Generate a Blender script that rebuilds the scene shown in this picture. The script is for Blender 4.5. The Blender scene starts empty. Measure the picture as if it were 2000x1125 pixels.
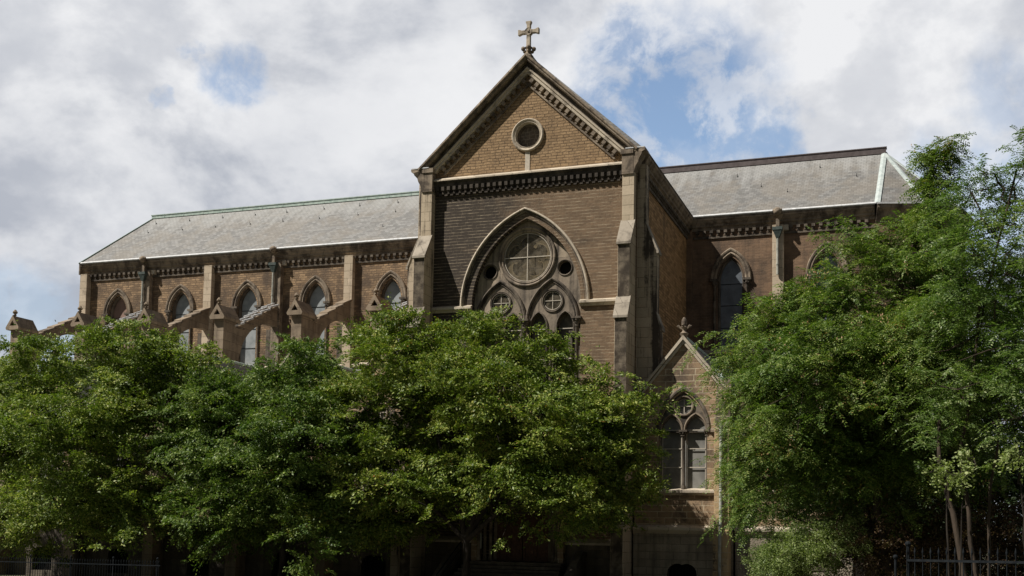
import bpy, math, random
import numpy as np
from mathutils import Vector, Matrix
from mathutils.geometry import tessellate_polygon
R = math.radians
S = bpy.context.scene
COL = S.collection

# ---------------------------------------------------------------- camera
cam_d = bpy.data.cameras.new('camera'); cam = bpy.data.objects.new('camera', cam_d); COL.objects.link(cam)
YAW, PITCH, ROLL = .3420283, .07758163, .0177929
fw = Vector((-math.sin(YAW)*math.cos(PITCH), math.cos(YAW)*math.cos(PITCH), math.sin(PITCH)))
rt = Vector((math.cos(YAW), math.sin(YAW), 0)); up = rt.cross(fw)
r2 = math.cos(ROLL)*rt+math.sin(ROLL)*up; u2 = -math.sin(ROLL)*rt+math.cos(ROLL)*up
cam.matrix_world = Matrix(((r2.x, u2.x, -fw.x, 19.337), (r2.y, u2.y, -fw.y, -56.), (r2.z, u2.z, -fw.z, 3.6), (0, 0, 0, 1)))
cam_d.sensor_width = 36; cam_d.lens = 2215.18/2000*36; cam_d.shift_y = (862.75-562.5)/2000
cam_d.clip_start = .5; cam_d.clip_end = 3000
S.camera = cam

# ---------------------------------------------------------------- sun and sky
SUN_DIR = Vector((-1.38, -1.05, 2.06)).normalized()          # towards the sun
sun_d = bpy.data.lights.new('sun', 'SUN'); sun_d.energy = 5.0; sun_d.angle = R(.53); sun_d.color = (1, .94, .85)
sun = bpy.data.objects.new('sun', sun_d); COL.objects.link(sun)
sun.rotation_euler = (-SUN_DIR).to_track_quat('-Z', 'Y').to_euler(); sun.location = (-30, -30, 60)
S.view_settings.view_transform = 'Standard'; S.view_settings.look = 'None'
S.view_settings.exposure = 0.3; S.view_settings.gamma = 1
W = bpy.data.worlds.new("World"); S.world = W; W.use_nodes = True


class NT:
    """short hand for building node trees"""
    def __init__(s, tree): s.t = tree; tree.nodes.clear()
    def n(s, kind, ins=None, **kw):
        nd = s.t.nodes.new(kind)
        for k, v in kw.items(): setattr(nd, k, v)
        for k, v in (ins or {}).items():
            sock = nd.inputs[k]
            if isinstance(v, bpy.types.NodeSocket): s.t.links.new(v, sock)
            elif v is not None: sock.default_value = v
        return nd
    def math(s, op, a, b=None, clamp=False):
        nd = s.t.nodes.new('ShaderNodeMath'); nd.operation = op; nd.use_clamp = clamp
        for i, v in enumerate((a, b)):
            if v is None: continue
            if isinstance(v, bpy.types.NodeSocket): s.t.links.new(v, nd.inputs[i])
            else: nd.inputs[i].default_value = v
        return nd.outputs[0]
    def vmath(s, op, a, b=None):
        nd = s.t.nodes.new('ShaderNodeVectorMath'); nd.operation = op
        for i, v in enumerate((a, b)):
            if v is None: continue
            if isinstance(v, bpy.types.NodeSocket): s.t.links.new(v, nd.inputs[i])
            else: nd.inputs[i].default_value = v
        return nd
    def mix(s, f, a, b, mode='MIX'):
        nd = s.t.nodes.new('ShaderNodeMix'); nd.data_type = 'RGBA'; nd.blend_type = mode
        for i, v in ((0, f), (6, a), (7, b)):
            if isinstance(v, bpy.types.NodeSocket): s.t.links.new(v, nd.inputs[i])
            else: nd.inputs[i].default_value = v if i == 0 else (*v[:3], 1)
        return nd.outputs[2]
    def ramp(s, f, lo, hi, to0=0., to1=1.):
        nd = s.n('ShaderNodeMapRange', {0: f, 1: lo, 2: hi, 3: to0, 4: to1}); nd.interpolation_type = 'SMOOTHSTEP'
        return nd.outputs[0]
    def noise(s, vec, scale, detail=4, rough=.5, dist=0.):
        return s.n('ShaderNodeTexNoise', {'Vector': vec, 'Scale': scale, 'Detail': detail, 'Roughness': rough, 'Distortion': dist}).outputs[0]


def ray(x, y):
    """direction in the sky, authored from the photograph's 2000 px frame"""
    v = r2*((x-1000)/2215.18)-u2*((y-862.75)/2215.18)+fw
    return v.normalized()


def build_world():
    k = NT(W.node_tree)
    sky = k.n('ShaderNodeTexSky', sky_type='NISHITA', sun_disc=False, sun_elevation=math.asin(SUN_DIR.z),
              sun_rotation=math.atan2(SUN_DIR.x, SUN_DIR.y), air_density=1., dust_density=.6, ozone_density=1.5)
    blue = k.vmath('SCALE', sky.outputs[0]); blue.inputs['Scale'].default_value = .13
    blue = k.mix(1., blue.outputs[0], (1.12, 1.06, 1.0), 'MULTIPLY')
    d = k.n('ShaderNodeTexCoord').outputs['Generated']
    # domain warp
    w1 = k.n('ShaderNodeTexNoise', {'Vector': d, 'Scale': 11., 'Detail': 9., 'Roughness': .6})
    wv = k.vmath('SUBTRACT', w1.outputs['Color'], (.5, .5, .5)).outputs[0]
    wvs = k.vmath('SCALE', wv); wvs.inputs['Scale'].default_value = .12
    dw = k.vmath('ADD', d, wvs.outputs[0]).outputs[0]
    # blue openings
    hole = None
    for (x, y, rad, amp) in ((1340, 190, .085, 1.), (1250, 235, .075, 1.), (1230, 130, .05, .85), (1400, 265, .05, .9), (1180, 290, .05, .8), (1500, 285, .035, .9),
                             (1200, 75, .025, .7), (465, 145, .032, .72), (400, 130, .018, .6), (300, 195, .013, .45), (60, 600, .05, .38), (1880, 395, .07, .6), (1960, 160, .04, .42),
                             (1350, 300, .05, .8)):
        c = ray(x, y)
        dist = k.vmath('DISTANCE', dw, tuple(c)).outputs['Value']
        b = k.ramp(dist, rad*1.12, rad*.42, 0., amp)
        hole = b if hole is None else k.math('MAXIMUM', hole, b)
    # sky far from the picture (overhead and behind the viewer): broken cloud
    sep = k.n('ShaderNodeSeparateXYZ', {0: d})
    big = k.noise(d, 2.3, 8, .6, .3)
    facing = k.vmath('DOT_PRODUCT', d, tuple(ray(1000, 500))).outputs['Value']
    away = k.ramp(facing, .80, .5)
    brk = k.math('MULTIPLY', k.ramp(big, .60, .44), away)
    hole = k.math('MAXIMUM', hole, brk)
    wisp = k.noise(d, 17, 10, .64, .3)
    hole2 = k.math('MULTIPLY', hole, k.ramp(wisp, .62, .46, .42, 1.), True)
    # cloud brightness: billows with sunward relief
    sq = k.vmath('MULTIPLY', d, (1., 1., 1.5)).outputs[0]
    sq2 = k.vmath('ADD', sq, (-.030, -.0, .050)).outputs[0]
    def bil(v_):
        a_ = k.noise(v_, 5.0, 10, .56, .15)
        return a_
    n0 = bil(sq); n1 = bil(sq2)
    rel = k.math('SUBTRACT', n0, n1)
    low = k.noise(sq, 2.1, 3, .5)
    sh = k.math('ADD', k.ramp(rel, -.11, .12, 0., .62), k.ramp(low, .36, .62, 0., .38))
    sh = k.math('ADD', sh, k.ramp(k.noise(sq, 22., 7, .6), .3, .7, -.07, .07))
    bank = k.ramp(k.vmath('DISTANCE', dw, tuple(ray(90, 440))).outputs['Value'], .24, .02)
    sh = k.math('SUBTRACT', sh, k.math('MULTIPLY', bank, k.ramp(n0, .38, .58, .65, .2)), True)
    lit = k.ramp(k.vmath('DISTANCE', dw, tuple(ray(1650, 130))).outputs['Value'], .22, .03)
    lit2 = k.ramp(k.vmath('DISTANCE', dw, tuple(ray(200, 60))).outputs['Value'], .25, .03)
    sh = k.math('ADD', sh, k.math('ADD', k.math('MULTIPLY', lit, .30), k.math('MULTIPLY', lit2, .22)), True)
    cl = k.mix(sh, (.345, .37, .425), (.70, .705, .72))
    # sky dimmed out of view, only to cut the fill light on the scene
    dim = k.ramp(facing, .86, .35, 1., .20)
    col = k.mix(hole2, cl, blue)
    dimc = k.vmath('SCALE', col); k.t.links.new(dim, dimc.inputs['Scale']); col = dimc.outputs[0]
    # below the horizon
    gr = k.ramp(sep.outputs[2], 0., -.05)
    col = k.mix(gr, col, (.05, .05, .045))
    bg = k.n('ShaderNodeBackground', {'Color': col, 'Strength': 1.})
    k.n('ShaderNodeOutputWorld', {'Surface': bg.outputs[0]})


build_world()

# ---------------------------------------------------------------- object helpers
def tag(o, label=None, cat=None, group=None, kind=None):
    for k_, v in (('label', label), ('category', cat), ('group', group), ('kind', kind)):
        if v: o[k_] = v
    return o


def empty(name, loc=(0, 0, 0), parent=None):
    o = bpy.data.objects.new(name, None); COL.objects.link(o); o.location = loc; o.empty_display_size = .3
    if parent: o.parent = parent
    return o


class MB:
    def __init__(s): s.v = []; s.f = []; s.m = []; s.mi = 0
    def add(s, vs, fs):
        b = len(s.v); s.v += [tuple(p) for p in vs]; s.f += [tuple(i+b for i in f) for f in fs]; s.m += [s.mi]*len(fs); return s
    def box(s, x0, x1, y0, y1, z0, z1):
        vs = [(x, y, z) for x in (x0, x1) for y in (y0, y1) for z in (z0, z1)]
        return s.add(vs, [(0, 1, 3, 2), (4, 6, 7, 5), (0, 4, 5, 1), (2, 3, 7, 6), (0, 2, 6, 4), (1, 5, 7, 3)])
    def loft(s, rings, closed=False, caps=True):
        n = len(rings[0]); vs = [p for r_ in rings for p in r_]; fs = []
        m = len(rings)
        for i in range(m if closed else m-1):
            a, b = i*n, ((i+1) % m)*n
            for j in range(n):
                k_ = (j+1) % n; fs.append((a+j, a+k_, b+k_, b+j))
        if caps and not closed: fs += [tuple(range(n))[::-1], tuple(range((m-1)*n, m*n))]
        return s.add(vs, fs)
    def sweepX(s, prof, x0, x1):          # prof: (y, z)
        return s.loft([[(x0, y, z) for y, z in prof], [(x1, y, z) for y, z in prof]])
    def sweepY(s, prof, y0, y1):          # prof: (x, z)
        return s.loft([[(x, y0, z) for x, z in prof], [(x, y1, z) for x, z in prof]])
    def tube(s, pts, rads, n=8, caps=True):
        rings = []; ref = Vector((.13, .31, 1)).normalized()
        P = [Vector(p) for p in pts]
        for i, p in enumerate(P):
            t = (P[min(i+1, len(P)-1)]-P[max(i-1, 0)])
            t = t.normalized() if t.length > 1e-6 else Vector((0, 0, 1))
            rr = ref if abs(t.dot(ref)) < .95 else Vector((1, 0, 0))
            a = t.cross(rr).normalized(); b = t.cross(a)
            rings.append([tuple(p+(a*math.cos(2*math.pi*j/n)+b*math.sin(2*math.pi*j/n))*rads[i]) for j in range(n)])
        return s.loft(rings, caps=caps)
    def lathe(s, c, prof, n=12):          # prof: (r, z) about the vertical through c
        rings = [[(c[0]+r_*math.cos(2*math.pi*j/n), c[1]+r_*math.sin(2*math.pi*j/n), c[2]+z) for j in range(n)] for r_, z in prof]
        return s.loft(rings)
    def ball(s, c, r_, n=8, sz=1.):
        return s.lathe(c, [(r_*math.sin(math.pi*i/6)+1e-3, -r_*sz*math.cos(math.pi*i/6)) for i in range(7)], n)
    def plate(s, outer, holes, y0, y1, tf=None):
        """flat panel in XZ with holes, extruded from y0 (front) to y1"""
        tf = tf or (lambda x, y, z: (x, y, z))
        loops = [list(outer)]+[list(h) for h in holes]
        flat = [p for l in loops for p in l]
        tris = tessellate_polygon([[Vector((p[0], p[1], 0)) for p in l] for l in loops])
        N = len(flat)
        vs = [tf(p[0], y0, p[1]) for p in flat]+[tf(p[0], y1, p[1]) for p in flat]
        fs = []
        for a, b, c in tris: fs += [(a, b, c), (a+N, c+N, b+N)]
        o = 0
        for l in loops:
            n = len(l)
            for i in range(n):
                j = (i+1) % n; fs.append((o+i, o+j, o+j+N, o+i+N))
            o += n
        return s.add(vs, fs)
    def build(s, name, mats, parent=None, smooth=None, bevel=0):
        me = bpy.data.meshes.new(name); me.from_pydata(s.v, [], s.f)
        mats = mats if isinstance(mats, (list, tuple)) else [mats]
        for m in mats: me.materials.append(m)
        if len(mats) > 1: me.polygons.foreach_set('material_index', s.m)
        import bmesh
        bm = bmesh.new(); bm.from_mesh(me); bmesh.ops.recalc_face_normals(bm, faces=bm.faces); bm.to_mesh(me); bm.free()
        o = bpy.data.objects.new(name, me); COL.objects.link(o)
        if parent: o.parent = parent
        if smooth:
            me.shade_smooth()
            try: me.set_sharp_from_angle(angle=R(smooth))
            except Exception: pass
        if bevel:
            b = o.modifiers.new('bevel', 'BEVEL'); b.width = bevel; b.segments = 1; b.limit_method = 'ANGLE'; b.angle_limit = R(40)
        return o


def dup(o, parent=None, loc=None):
    c = o.copy(); COL.objects.link(c)
    if parent is not None: c.parent = parent
    if loc is not None: c.location = loc
    for ch in list(o.children): dup(ch, c)
    return c


def arch(xc, zs, a, h, d=0., n=14, zb=None):
    """pointed arch outline, offset outward by d, left foot to right foot"""
    Rr = (a*a+h*h)/(2*a); cx = Rr-a; rr = Rr+d
    t1 = math.acos(max(-1, min(1, -cx/rr)))
    L = [(xc+cx+rr*math.cos(math.pi+(t1-math.pi)*i/n), zs+rr*math.sin(math.pi+(t1-math.pi)*i/n)) for i in range(n+1)]
    Rt = [(2*xc-x, z) for x, z in L[:-1]][::-1]
    P = L+Rt
    if zb is not None and zb < zs-.01: P = [(xc-a-d, zb)]+P+[(xc+a+d, zb)]
    return P


def circ(xc, zc, r_, n=36): return [(xc+r_*math.cos(2*math.pi*i/n), zc+r_*math.sin(2*math.pi*i/n)) for i in range(n)]


def arch_mould(mb, xc, zs, a, h, prof, zb=None, n=14, tf=None):
    """prof: closed list of (d, y)"""
    tf = tf or (lambda x, y, z: (x, y, z))
    paths = [arch(xc, zs, a, h, d, n, zb) for d, y in prof]
    rings = [[tf(paths[j][i][0], prof[j][1], paths[j][i][1]) for j in range(len(prof))] for i in range(len(paths[0]))]
    return mb.loft(rings)


def ring_mould(mb, xc, zc, prof, n=40):
    """prof: closed list of (r, y)"""
    rings = [[(xc+r_*math.cos(2*math.pi*i/n), y, zc+r_*math.sin(2*math.pi*i/n)) for r_, y in prof] for i in range(n)]
    return mb.loft(rings, closed=True)


# ---------------------------------------------------------------- materials
def mat(name):
    m = bpy.data.materials.new(name); m.use_nodes = True
    return m, NT(m.node_tree)


def finish(k, col, rough=.85, bump=None, bstr=.5, bdist=.02, spec=.25, metal=0.):
    ins = {'Base Color': col if isinstance(col, bpy.types.NodeSocket) else (*col, 1), 'Roughness': rough, 'Specular IOR Level': spec, 'Metallic': metal}
    p = k.n('ShaderNodeBsdfPrincipled', ins)
    if bump is not None:
        b = k.n('ShaderNodeBump', {'Height': bump, 'Strength': bstr, 'Distance': bdist}); k.t.links.new(b.outputs[0], p.inputs['Normal'])
    k.n('ShaderNodeOutputMaterial', {'Surface': p.outputs[0]})
    return p


def wallvec(k):
    g = k.n('ShaderNodeNewGeometry').outputs['Position']
    s = k.n('ShaderNodeSeparateXYZ', {0: g})
    u = k.math('ADD', s.outputs[0], s.outputs[1])
    return k.n('ShaderNodeCombineXYZ', {0: u, 1: s.outputs[2], 2: 0.}).outputs[0], s, g


def masonry(name, c1, c2, soot, mortar, row=.17, bw=.42, ms=.012, soot_lo=.45, soot_hi=.62, msoot=.35, bstr=.7, sc=.35, wob=.02, front_soot=None, streak=0., bed=0., grad=None, bvar=.3):
    m, k = mat(name)
    v, s, g = wallvec(k)
    # courses are not ruler straight
    wn = k.n('ShaderNodeTexNoise', {'Vector': g, 'Scale': 1.7, 'Detail': 4.})
    off = k.vmath('SUBTRACT', wn.outputs['Color'], (.5, .5, .5)).outputs[0]
    offs = k.vmath('SCALE', off); offs.inputs['Scale'].default_value = wob*2
    v2 = k.vmath('ADD', v, offs.outputs[0]).outputs[0]
    br = k.n('ShaderNodeTexBrick', {'Vector': v2, 'Color1': (0, 0, 0, 1), 'Color2': (1, 1, 1, 1), 'Mortar': (.5, .5, .5, 1), 'Scale': 1., 'Mortar Size': ms,
                                    'Mortar Smooth': .25, 'Bias': 0., 'Brick Width': bw, 'Row Height': row}, offset=.5, squash=1.4, squash_frequency=3)
    big = k.noise(g, sc, 7, .62, .4)
    fine = k.noise(g, 9., 6, .65)
    vfine = k.noise(g, 34., 4, .6)
    tone = k.math('ADD', k.math('MULTIPLY', br.outputs[0], bvar), k.math('ADD', k.math('MULTIPLY', fine, .45), k.math('MULTIPLY', k.noise(g, 1.9, 5, .65), .55-bvar)))
    stone = k.mix(k.ramp(tone, .15, .8), c1, c2)
    sv = k.math('ADD', k.math('MULTIPLY', big, .75), k.math('MULTIPLY', fine, .25))
    if streak:
        st = k.noise(k.vmath('MULTIPLY', g, (2.6, 2.6, .12)).outputs[0], 1., 6, .6)
        sv = k.math('ADD', k.math('MULTIPLY', sv, 1-streak), k.math('MULTIPLY', st, streak))
    if grad:     # soot thins out from one side of the wall to the other: (x from, x to, amount)
        sv = k.math('ADD', sv, k.ramp(k.math('ADD', s.outputs[0], k.math('MULTIPLY', s.outputs[2], grad[3])), grad[0], grad[1], grad[2], -grad[2]))
    sf = k.ramp(sv, soot_lo, soot_hi)
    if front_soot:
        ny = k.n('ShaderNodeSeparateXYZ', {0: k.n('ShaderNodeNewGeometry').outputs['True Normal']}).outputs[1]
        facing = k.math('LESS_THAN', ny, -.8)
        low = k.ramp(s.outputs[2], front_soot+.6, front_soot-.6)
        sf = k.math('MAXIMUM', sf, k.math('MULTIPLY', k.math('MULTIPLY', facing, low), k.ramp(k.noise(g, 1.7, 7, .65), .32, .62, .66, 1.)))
    c = k.mix(sf, stone, soot)
    mo = k.mix(k.math('MULTIPLY', sf, msoot), mortar, soot)
    mfac = k.math('MULTIPLY', br.outputs['Fac'], k.ramp(k.noise(g, 3.1, 5, .6), .33, .6, .25, 1.))
    if bed:
        vs2 = k.n('ShaderNodeSeparateXYZ', {0: v2})
        fr = k.math('FRACT', k.math('DIVIDE', vs2.outputs[1], row))
        ln = k.math('LESS_THAN', k.math('ABSOLUTE', k.math('SUBTRACT', fr, .5)), .5)
        edge = k.math('MINIMUM', fr, k.math('SUBTRACT', 1., fr))
        ln = k.ramp(edge, .15, .08)
        ln = k.math('MULTIPLY', ln, k.ramp(k.noise(k.vmath('MULTIPLY', g, (.8, .8, 3.5)).outputs[0], 1.6, 6, .7), .42, .60, .05, 1.))
        mfac = k.math('MAXIMUM', k.math('MULTIPLY', mfac, .28), k.math('MULTIPLY', ln, bed))
    c = k.mix(mfac, c, mo)
    c = k.mix(k.ramp(vfine, .3, .75, 0., .35), c, k.mix(1., c, (.62, .6, .58), 'MULTIPLY'))
    h = k.math('ADD', k.math('MULTIPLY', br.outputs['Fac'], -.8), k.math('ADD', k.math('MULTIPLY', fine, .9), k.math('MULTIPLY', br.outputs[0], .5)))
    finish(k, c, .9, h, bstr, .03)
    return m


def stonemat(name, c1, c2, soot, lo=.45, hi=.65, sc=1.2, joints=None, bstr=.4, streak=.3, front_soot=None):
    return masonry(name, c1, c2, soot, tuple(x*.38 for x in c1), row=joints or .52, bw=1.05, ms=.013, soot_lo=lo, soot_hi=hi, msoot=.8, bstr=bstr, sc=sc, wob=.0, streak=streak, front_soot=front_soot)


M = {}
M['gable'] = masonry('tan_rubble', (.225, .148, .082), (.415, .285, .162), (.115, .085, .058), (.12, .082, .05), row=.155, bw=.33, ms=.02, soot_lo=.50, soot_hi=.72, sc=.45, wob=.06, bstr=1., bvar=.24)
M['wall'] = masonry('sooty_brick', (.112, .080, .054), (.245, .168, .105), (.058, .047, .038), (.52, .43, .31), row=.168, bw=.44, ms=.010, soot_lo=.38, soot_hi=.60, msoot=.15, sc=.3, wob=.022, bed=.80, grad=(-4., 9., .17, .12), bstr=1., bvar=.16)
M['side'] = masonry('brown_brick', (.24, .145, .065), (.56, .35, .17), (.12, .08, .05), (.13, .085, .05), row=.168, bw=.44, ms=.020, soot_lo=.52, soot_hi=.74, sc=.3, bvar=.45, wob=.04, streak=.3)
M['nave'] = masonry('nave_brick', (.165, .112, .07), (.43, .295, .175), (.105, .078, .058), (.135, .098, .068), row=.165, bw=.36, ms=.02, soot_lo=.43, soot_hi=.63, sc=.42, wob=.06, bstr=1., streak=.2, bvar=.42)
M['choir'] = masonry('choir_brick', (.16, .105, .07), (.29, .19, .12), (.08, .06, .046), (.24, .18, .13), row=.165, bw=.42, ms=.012, soot_lo=.42, soot_hi=.62, sc=.3, wob=.03, bed=.4, streak=.2)
M['ashlar'] = stonemat('pale_ashlar', (.42, .345, .25), (.60, .50, .38), (.16, .125, .095), .5, .72, .8, bstr=.35)
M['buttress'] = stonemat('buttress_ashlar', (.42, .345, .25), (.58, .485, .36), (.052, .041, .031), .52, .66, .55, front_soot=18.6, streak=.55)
M['sbutt'] = stonemat('streaked_ashlar', (.36, .30, .22), (.50, .42, .32), (.065, .053, .043), .47, .56, .8, streak=.6)
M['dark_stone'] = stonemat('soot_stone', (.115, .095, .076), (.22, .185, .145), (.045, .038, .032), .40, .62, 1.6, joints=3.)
M['soot'] = stonemat('ledge_shade_stone', (.055, .046, .038), (.12, .10, .08), (.03, .026, .022), .40, .62, 1.6, joints=3.)  # near-black tone painting the shade under the string course, not soot
M['cap'] = stonemat('grey_weathering_stone', (.27, .235, .19), (.40, .355, .29), (.10, .085, .07), .46, .66, 1.4, joints=3.)
M['mould'] = stonemat('moulding_stone', (.185, .145, .108), (.37, .305, .23), (.075, .06, .048), .42, .62, 1.4, joints=2.)
M['light_mould'] = stonemat('pale_moulding', (.40, .345, .27), (.60, .525, .42), (.15, .125, .10), .50, .68, 1.3, joints=2.)
M['tracery'] = stonemat('tracery_stone', (.19, .158, .125), (.42, .345, .26), (.078, .066, .055), .44, .62, .8, joints=9., streak=.5)
M['flyer'] = stonemat('flyer_stone', (.235, .185, .132), (.37, .295, .215), (.135, .105, .078), .42, .66, .9, joints=.6)
M['plinth'] = masonry('shade_darkened_plinth', (.085, .072, .056), (.19, .16, .122), (.07, .06, .05), (.15, .13, .1), row=.38, bw=.85, ms=.012, soot_lo=.38, soot_hi=.62, sc=.6, streak=.45)  # colours darkened: tree shade along the wall foot is painted in
M['plinth_unshaded'] = masonry('unshaded_plinth_ashlar', (.24, .205, .155), (.42, .36, .28), (.11, .095, .075), (.16, .135, .105), row=.38, bw=.85, ms=.016, soot_lo=.42, soot_hi=.66, sc=.6, streak=.45)  # same plinth stone without the painted-in tree shade
M['sand'] = masonry('sandstone', (.38, .27, .15), (.52, .38, .22), (.10, .08, .06), (.5, .42, .3), row=.3, bw=.62, ms=.014, soot_lo=.46, soot_hi=.56, msoot=.0, sc=.5)
M['chapel'] = masonry('chapel_rubble', (.22, .155, .10), (.45, .32, .20), (.10, .078, .06), (.50, .42, .30), row=.31, bw=.74, ms=.026, soot_lo=.46, soot_hi=.66, msoot=.2, sc=.5, wob=.03)


def slate(name, hue=1.):
    m, k = mat(name)
    g = k.n('ShaderNodeNewGeometry').outputs['Position']
    s = k.n('ShaderNodeSeparateXYZ', {0: g})
    v = k.n('ShaderNodeCombineXYZ', {0: k.math('ADD', s.outputs[0], k.math('MULTIPLY', s.outputs[1], .0)), 1: k.math('MULTIPLY', s.outputs[2], 1.45), 2: 0.}).outputs[0]
    br = k.n('ShaderNodeTexBrick', {'Vector': v, 'Color1': (0, 0, 0, 1), 'Color2': (1, 1, 1, 1), 'Mortar': (.2, .2, .2, 1), 'Scale': 1., 'Mortar Size': .012,
                                    'Mortar Smooth': .2, 'Brick Width': .32, 'Row Height': .22})
    n1 = k.noise(g, .55, 7, .62, .5)
    st = k.noise(k.vmath('MULTIPLY', g, (1.6, .35, .35)).outputs[0], 1., 7, .62)
    f = k.noise(g, 7, 6, .7)
    c = k.mix(k.ramp(k.math('ADD', k.math('MULTIPLY', br.outputs[0], .4), k.math('MULTIPLY', f, .6)), .25, .75), (.155*hue, .154*hue, .149*hue), (.265*hue, .263*hue, .255*hue))
    c = k.mix(k.ramp(n1, .42, .62, 0., .5), c, (.225, .20, .165))
    top = k.ramp(s.outputs[2], 23.6, 28.0, .0, .34)
    c = k.mix(k.ramp(k.math('ADD', k.math('MULTIPLY', st, .75), top), .52, .78, 0., .62), c, (.35, .355, .35))
    c = k.mix(k.math('MULTIPLY', br.outputs['Fac'], .55), c, (.085, .08, .075))
    h = k.math('ADD', k.math('MULTIPLY', br.outputs['Fac'], -1.), k.math('MULTIPLY', br.outputs[0], .7))
    finish(k, c, .62, h, .5, .02, .35)
    return m


M['slate'] = slate('weathered_slate')
M['slate_choir'] = slate('grey_slate', .86)


def plain(name, c1, c2, sc=3., rough=.7, spec=.3, metal=0., bstr=.2):
    m, k = mat(name)
    g = k.n('ShaderNodeNewGeometry').outputs['Position']
    n = k.noise(g, sc, 6, .62)
    finish(k, k.mix(k.ramp(n, .3, .7), c1, c2), rough, n, bstr, .02, spec, metal)
    return m


M['copper'] = plain('verdigris', (.29, .38, .34), (.45, .53, .485), 4., .7)
M['lead'] = plain('pale_lead', (.36, .42, .41), (.52, .57, .56), 3., .5, .4)
M['gutter'] = plain('bright_zinc', (.46, .47, .48), (.68, .69, .70), 5., .5, .4)
M['brown_ridge'] = plain('brown_ridge_metal', (.075, .06, .06), (.12, .10, .10), 3., .6)
M['pipe'] = plain('weathered_pipe', (.22, .23, .20), (.42, .41, .36), 3., .6)
M['brown_pipe'] = plain('brown_pipe', (.20, .13, .08), (.33, .24, .15), 3., .6)
M['hopper'] = plain('hopper_green', (.035, .05, .046), (.07, .09, .083), 6., .6)
M['iron'] = plain('dark_iron', (.010, .012, .014), (.02, .023, .026), 9., .95, .05)
M['bar'] = plain('pale_glazing_bar', (.42, .38, .31), (.55, .5, .42), 6., .6)
M['black'] = plain('dark_void', (.008, .008, .008), (.014, .013, .012), 3., .9, .1)
M['wood'] = plain('brown_door_wood', (.075, .035, .02), (.13, .062, .035), 9., .6)
M['board'] = plain('pinkish_board', (.22, .145, .115), (.29, .195, .16), 1.2, .8)
M['cement'] = plain('pale_cement', (.42, .38, .31), (.56, .50, .42), 4., .9)


def glass(name, c1, c2, rough=.3, sc=1.2, marks=False):
    m, k = mat(name)
    g = k.n('ShaderNodeNewGeometry').outputs['Position']
    n = k.noise(g, sc, 5, .6, .4)
    f = k.noise(g, 14., 3, .6)
    finish(k, k.mix(k.ramp(n, .35, .65), c1, c2), rough, k.math('ADD', n, k.math('MULTIPLY', f, .06)), .25, .05, .7)
    return m


M['pane'] = glass('pale_protective_glass', (.20, .225, .235), (.30, .325, .335), .5)
M['pane_dark'] = glass('slate_blue_glass', (.085, .098, .115), (.15, .17, .195), .35)
M['rose_pane'] = glass('dusty_brown_glass', (.085, .07, .052), (.19, .155, .115), .75, 1.8)
def dusty():
    m, k = mat('dusty_clear_glazing')
    g = k.n('ShaderNodeNewGeometry').outputs['Position']; n = k.noise(g, 2.2, 6, .65, .6)
    p = k.n('ShaderNodeBsdfPrincipled', {'Base Color': k.mix(k.ramp(n, .35, .65), (.11, .095, .072), (.25, .215, .165)), 'Roughness': .35, 'Specular IOR Level': .4})
    t = k.n('ShaderNodeBsdfTransparent', {'Color': (.9, .88, .82, 1)})
    mx = k.n('ShaderNodeMixShader', {0: k.ramp(n, .3, .7, .14, .34), 1: t.outputs[0], 2: p.outputs[0]})
    k.n('ShaderNodeOutputMaterial', {'Surface': mx.outputs[0]}); return m
M['dusty'] = dusty()
M['chapel_pane'] = glass('grey_mesh_glass', (.13, .127, .115), (.22, .215, .195), .75, 1.)


def bark(name, c1, c2):
    m, k = mat(name)
    g = k.n('ShaderNodeNewGeometry').outputs['Position']
    n = k.noise(k.vmath('MULTIPLY', g, (9., 9., 1.6)).outputs[0], 1., 6, .7)
    finish(k, k.mix(k.ramp(n, .3, .7), c1, c2), .9, n, .7, .03)
    return m


M['bark'] = bark('dark_bark', (.014, .011, .009), (.042, .034, .026))
M['bark_pale'] = bark('brown_bark', (.022, .017, .012), (.07, .052, .038))


def leaf(name, cols, rough=.5, trans=.35, dry=None, dry_amt=.0):
    """cols: dark, mid, light leaf colours, mixed per leaf and by patch"""
    m, k = mat(name)
    geo = k.n('ShaderNodeNewGeometry')
    n = k.noise(geo.outputs['Position'], .45, 4, .6)
    r_ = geo.outputs['Random Per Island']
    t = k.math('ADD', k.math('MULTIPLY', n, .9), k.math('MULTIPLY', r_, .55))
    c = k.mix(k.ramp(t, .35, .75), cols[0], cols[1])
    c = k.mix(k.ramp(t, .75, 1.05), c, cols[2])
    if dry:
        dn = k.noise(geo.outputs['Position'], 1.1, 3, .6)
        sel = k.math('MULTIPLY', k.ramp(dn, .56, .68), k.ramp(r_, 1-dry_amt, 1-dry_amt+.02))
        c = k.mix(sel, c, dry)
    p = k.n('ShaderNodeBsdfPrincipled', {'Base Color': c, 'Roughness': rough, 'Specular IOR Level': .3})
    tr = k.n('ShaderNodeBsdfTranslucent', {'Color': k.mix(1., c, (1.25, 1.5, .55), 'MULTIPLY')})
    mx = k.n('ShaderNodeMixShader', {0: trans, 1: p.outputs[0], 2: tr.outputs[0]})
    k.n('ShaderNodeOutputMaterial', {'Surface': mx.outputs[0]})
    return m


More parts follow.
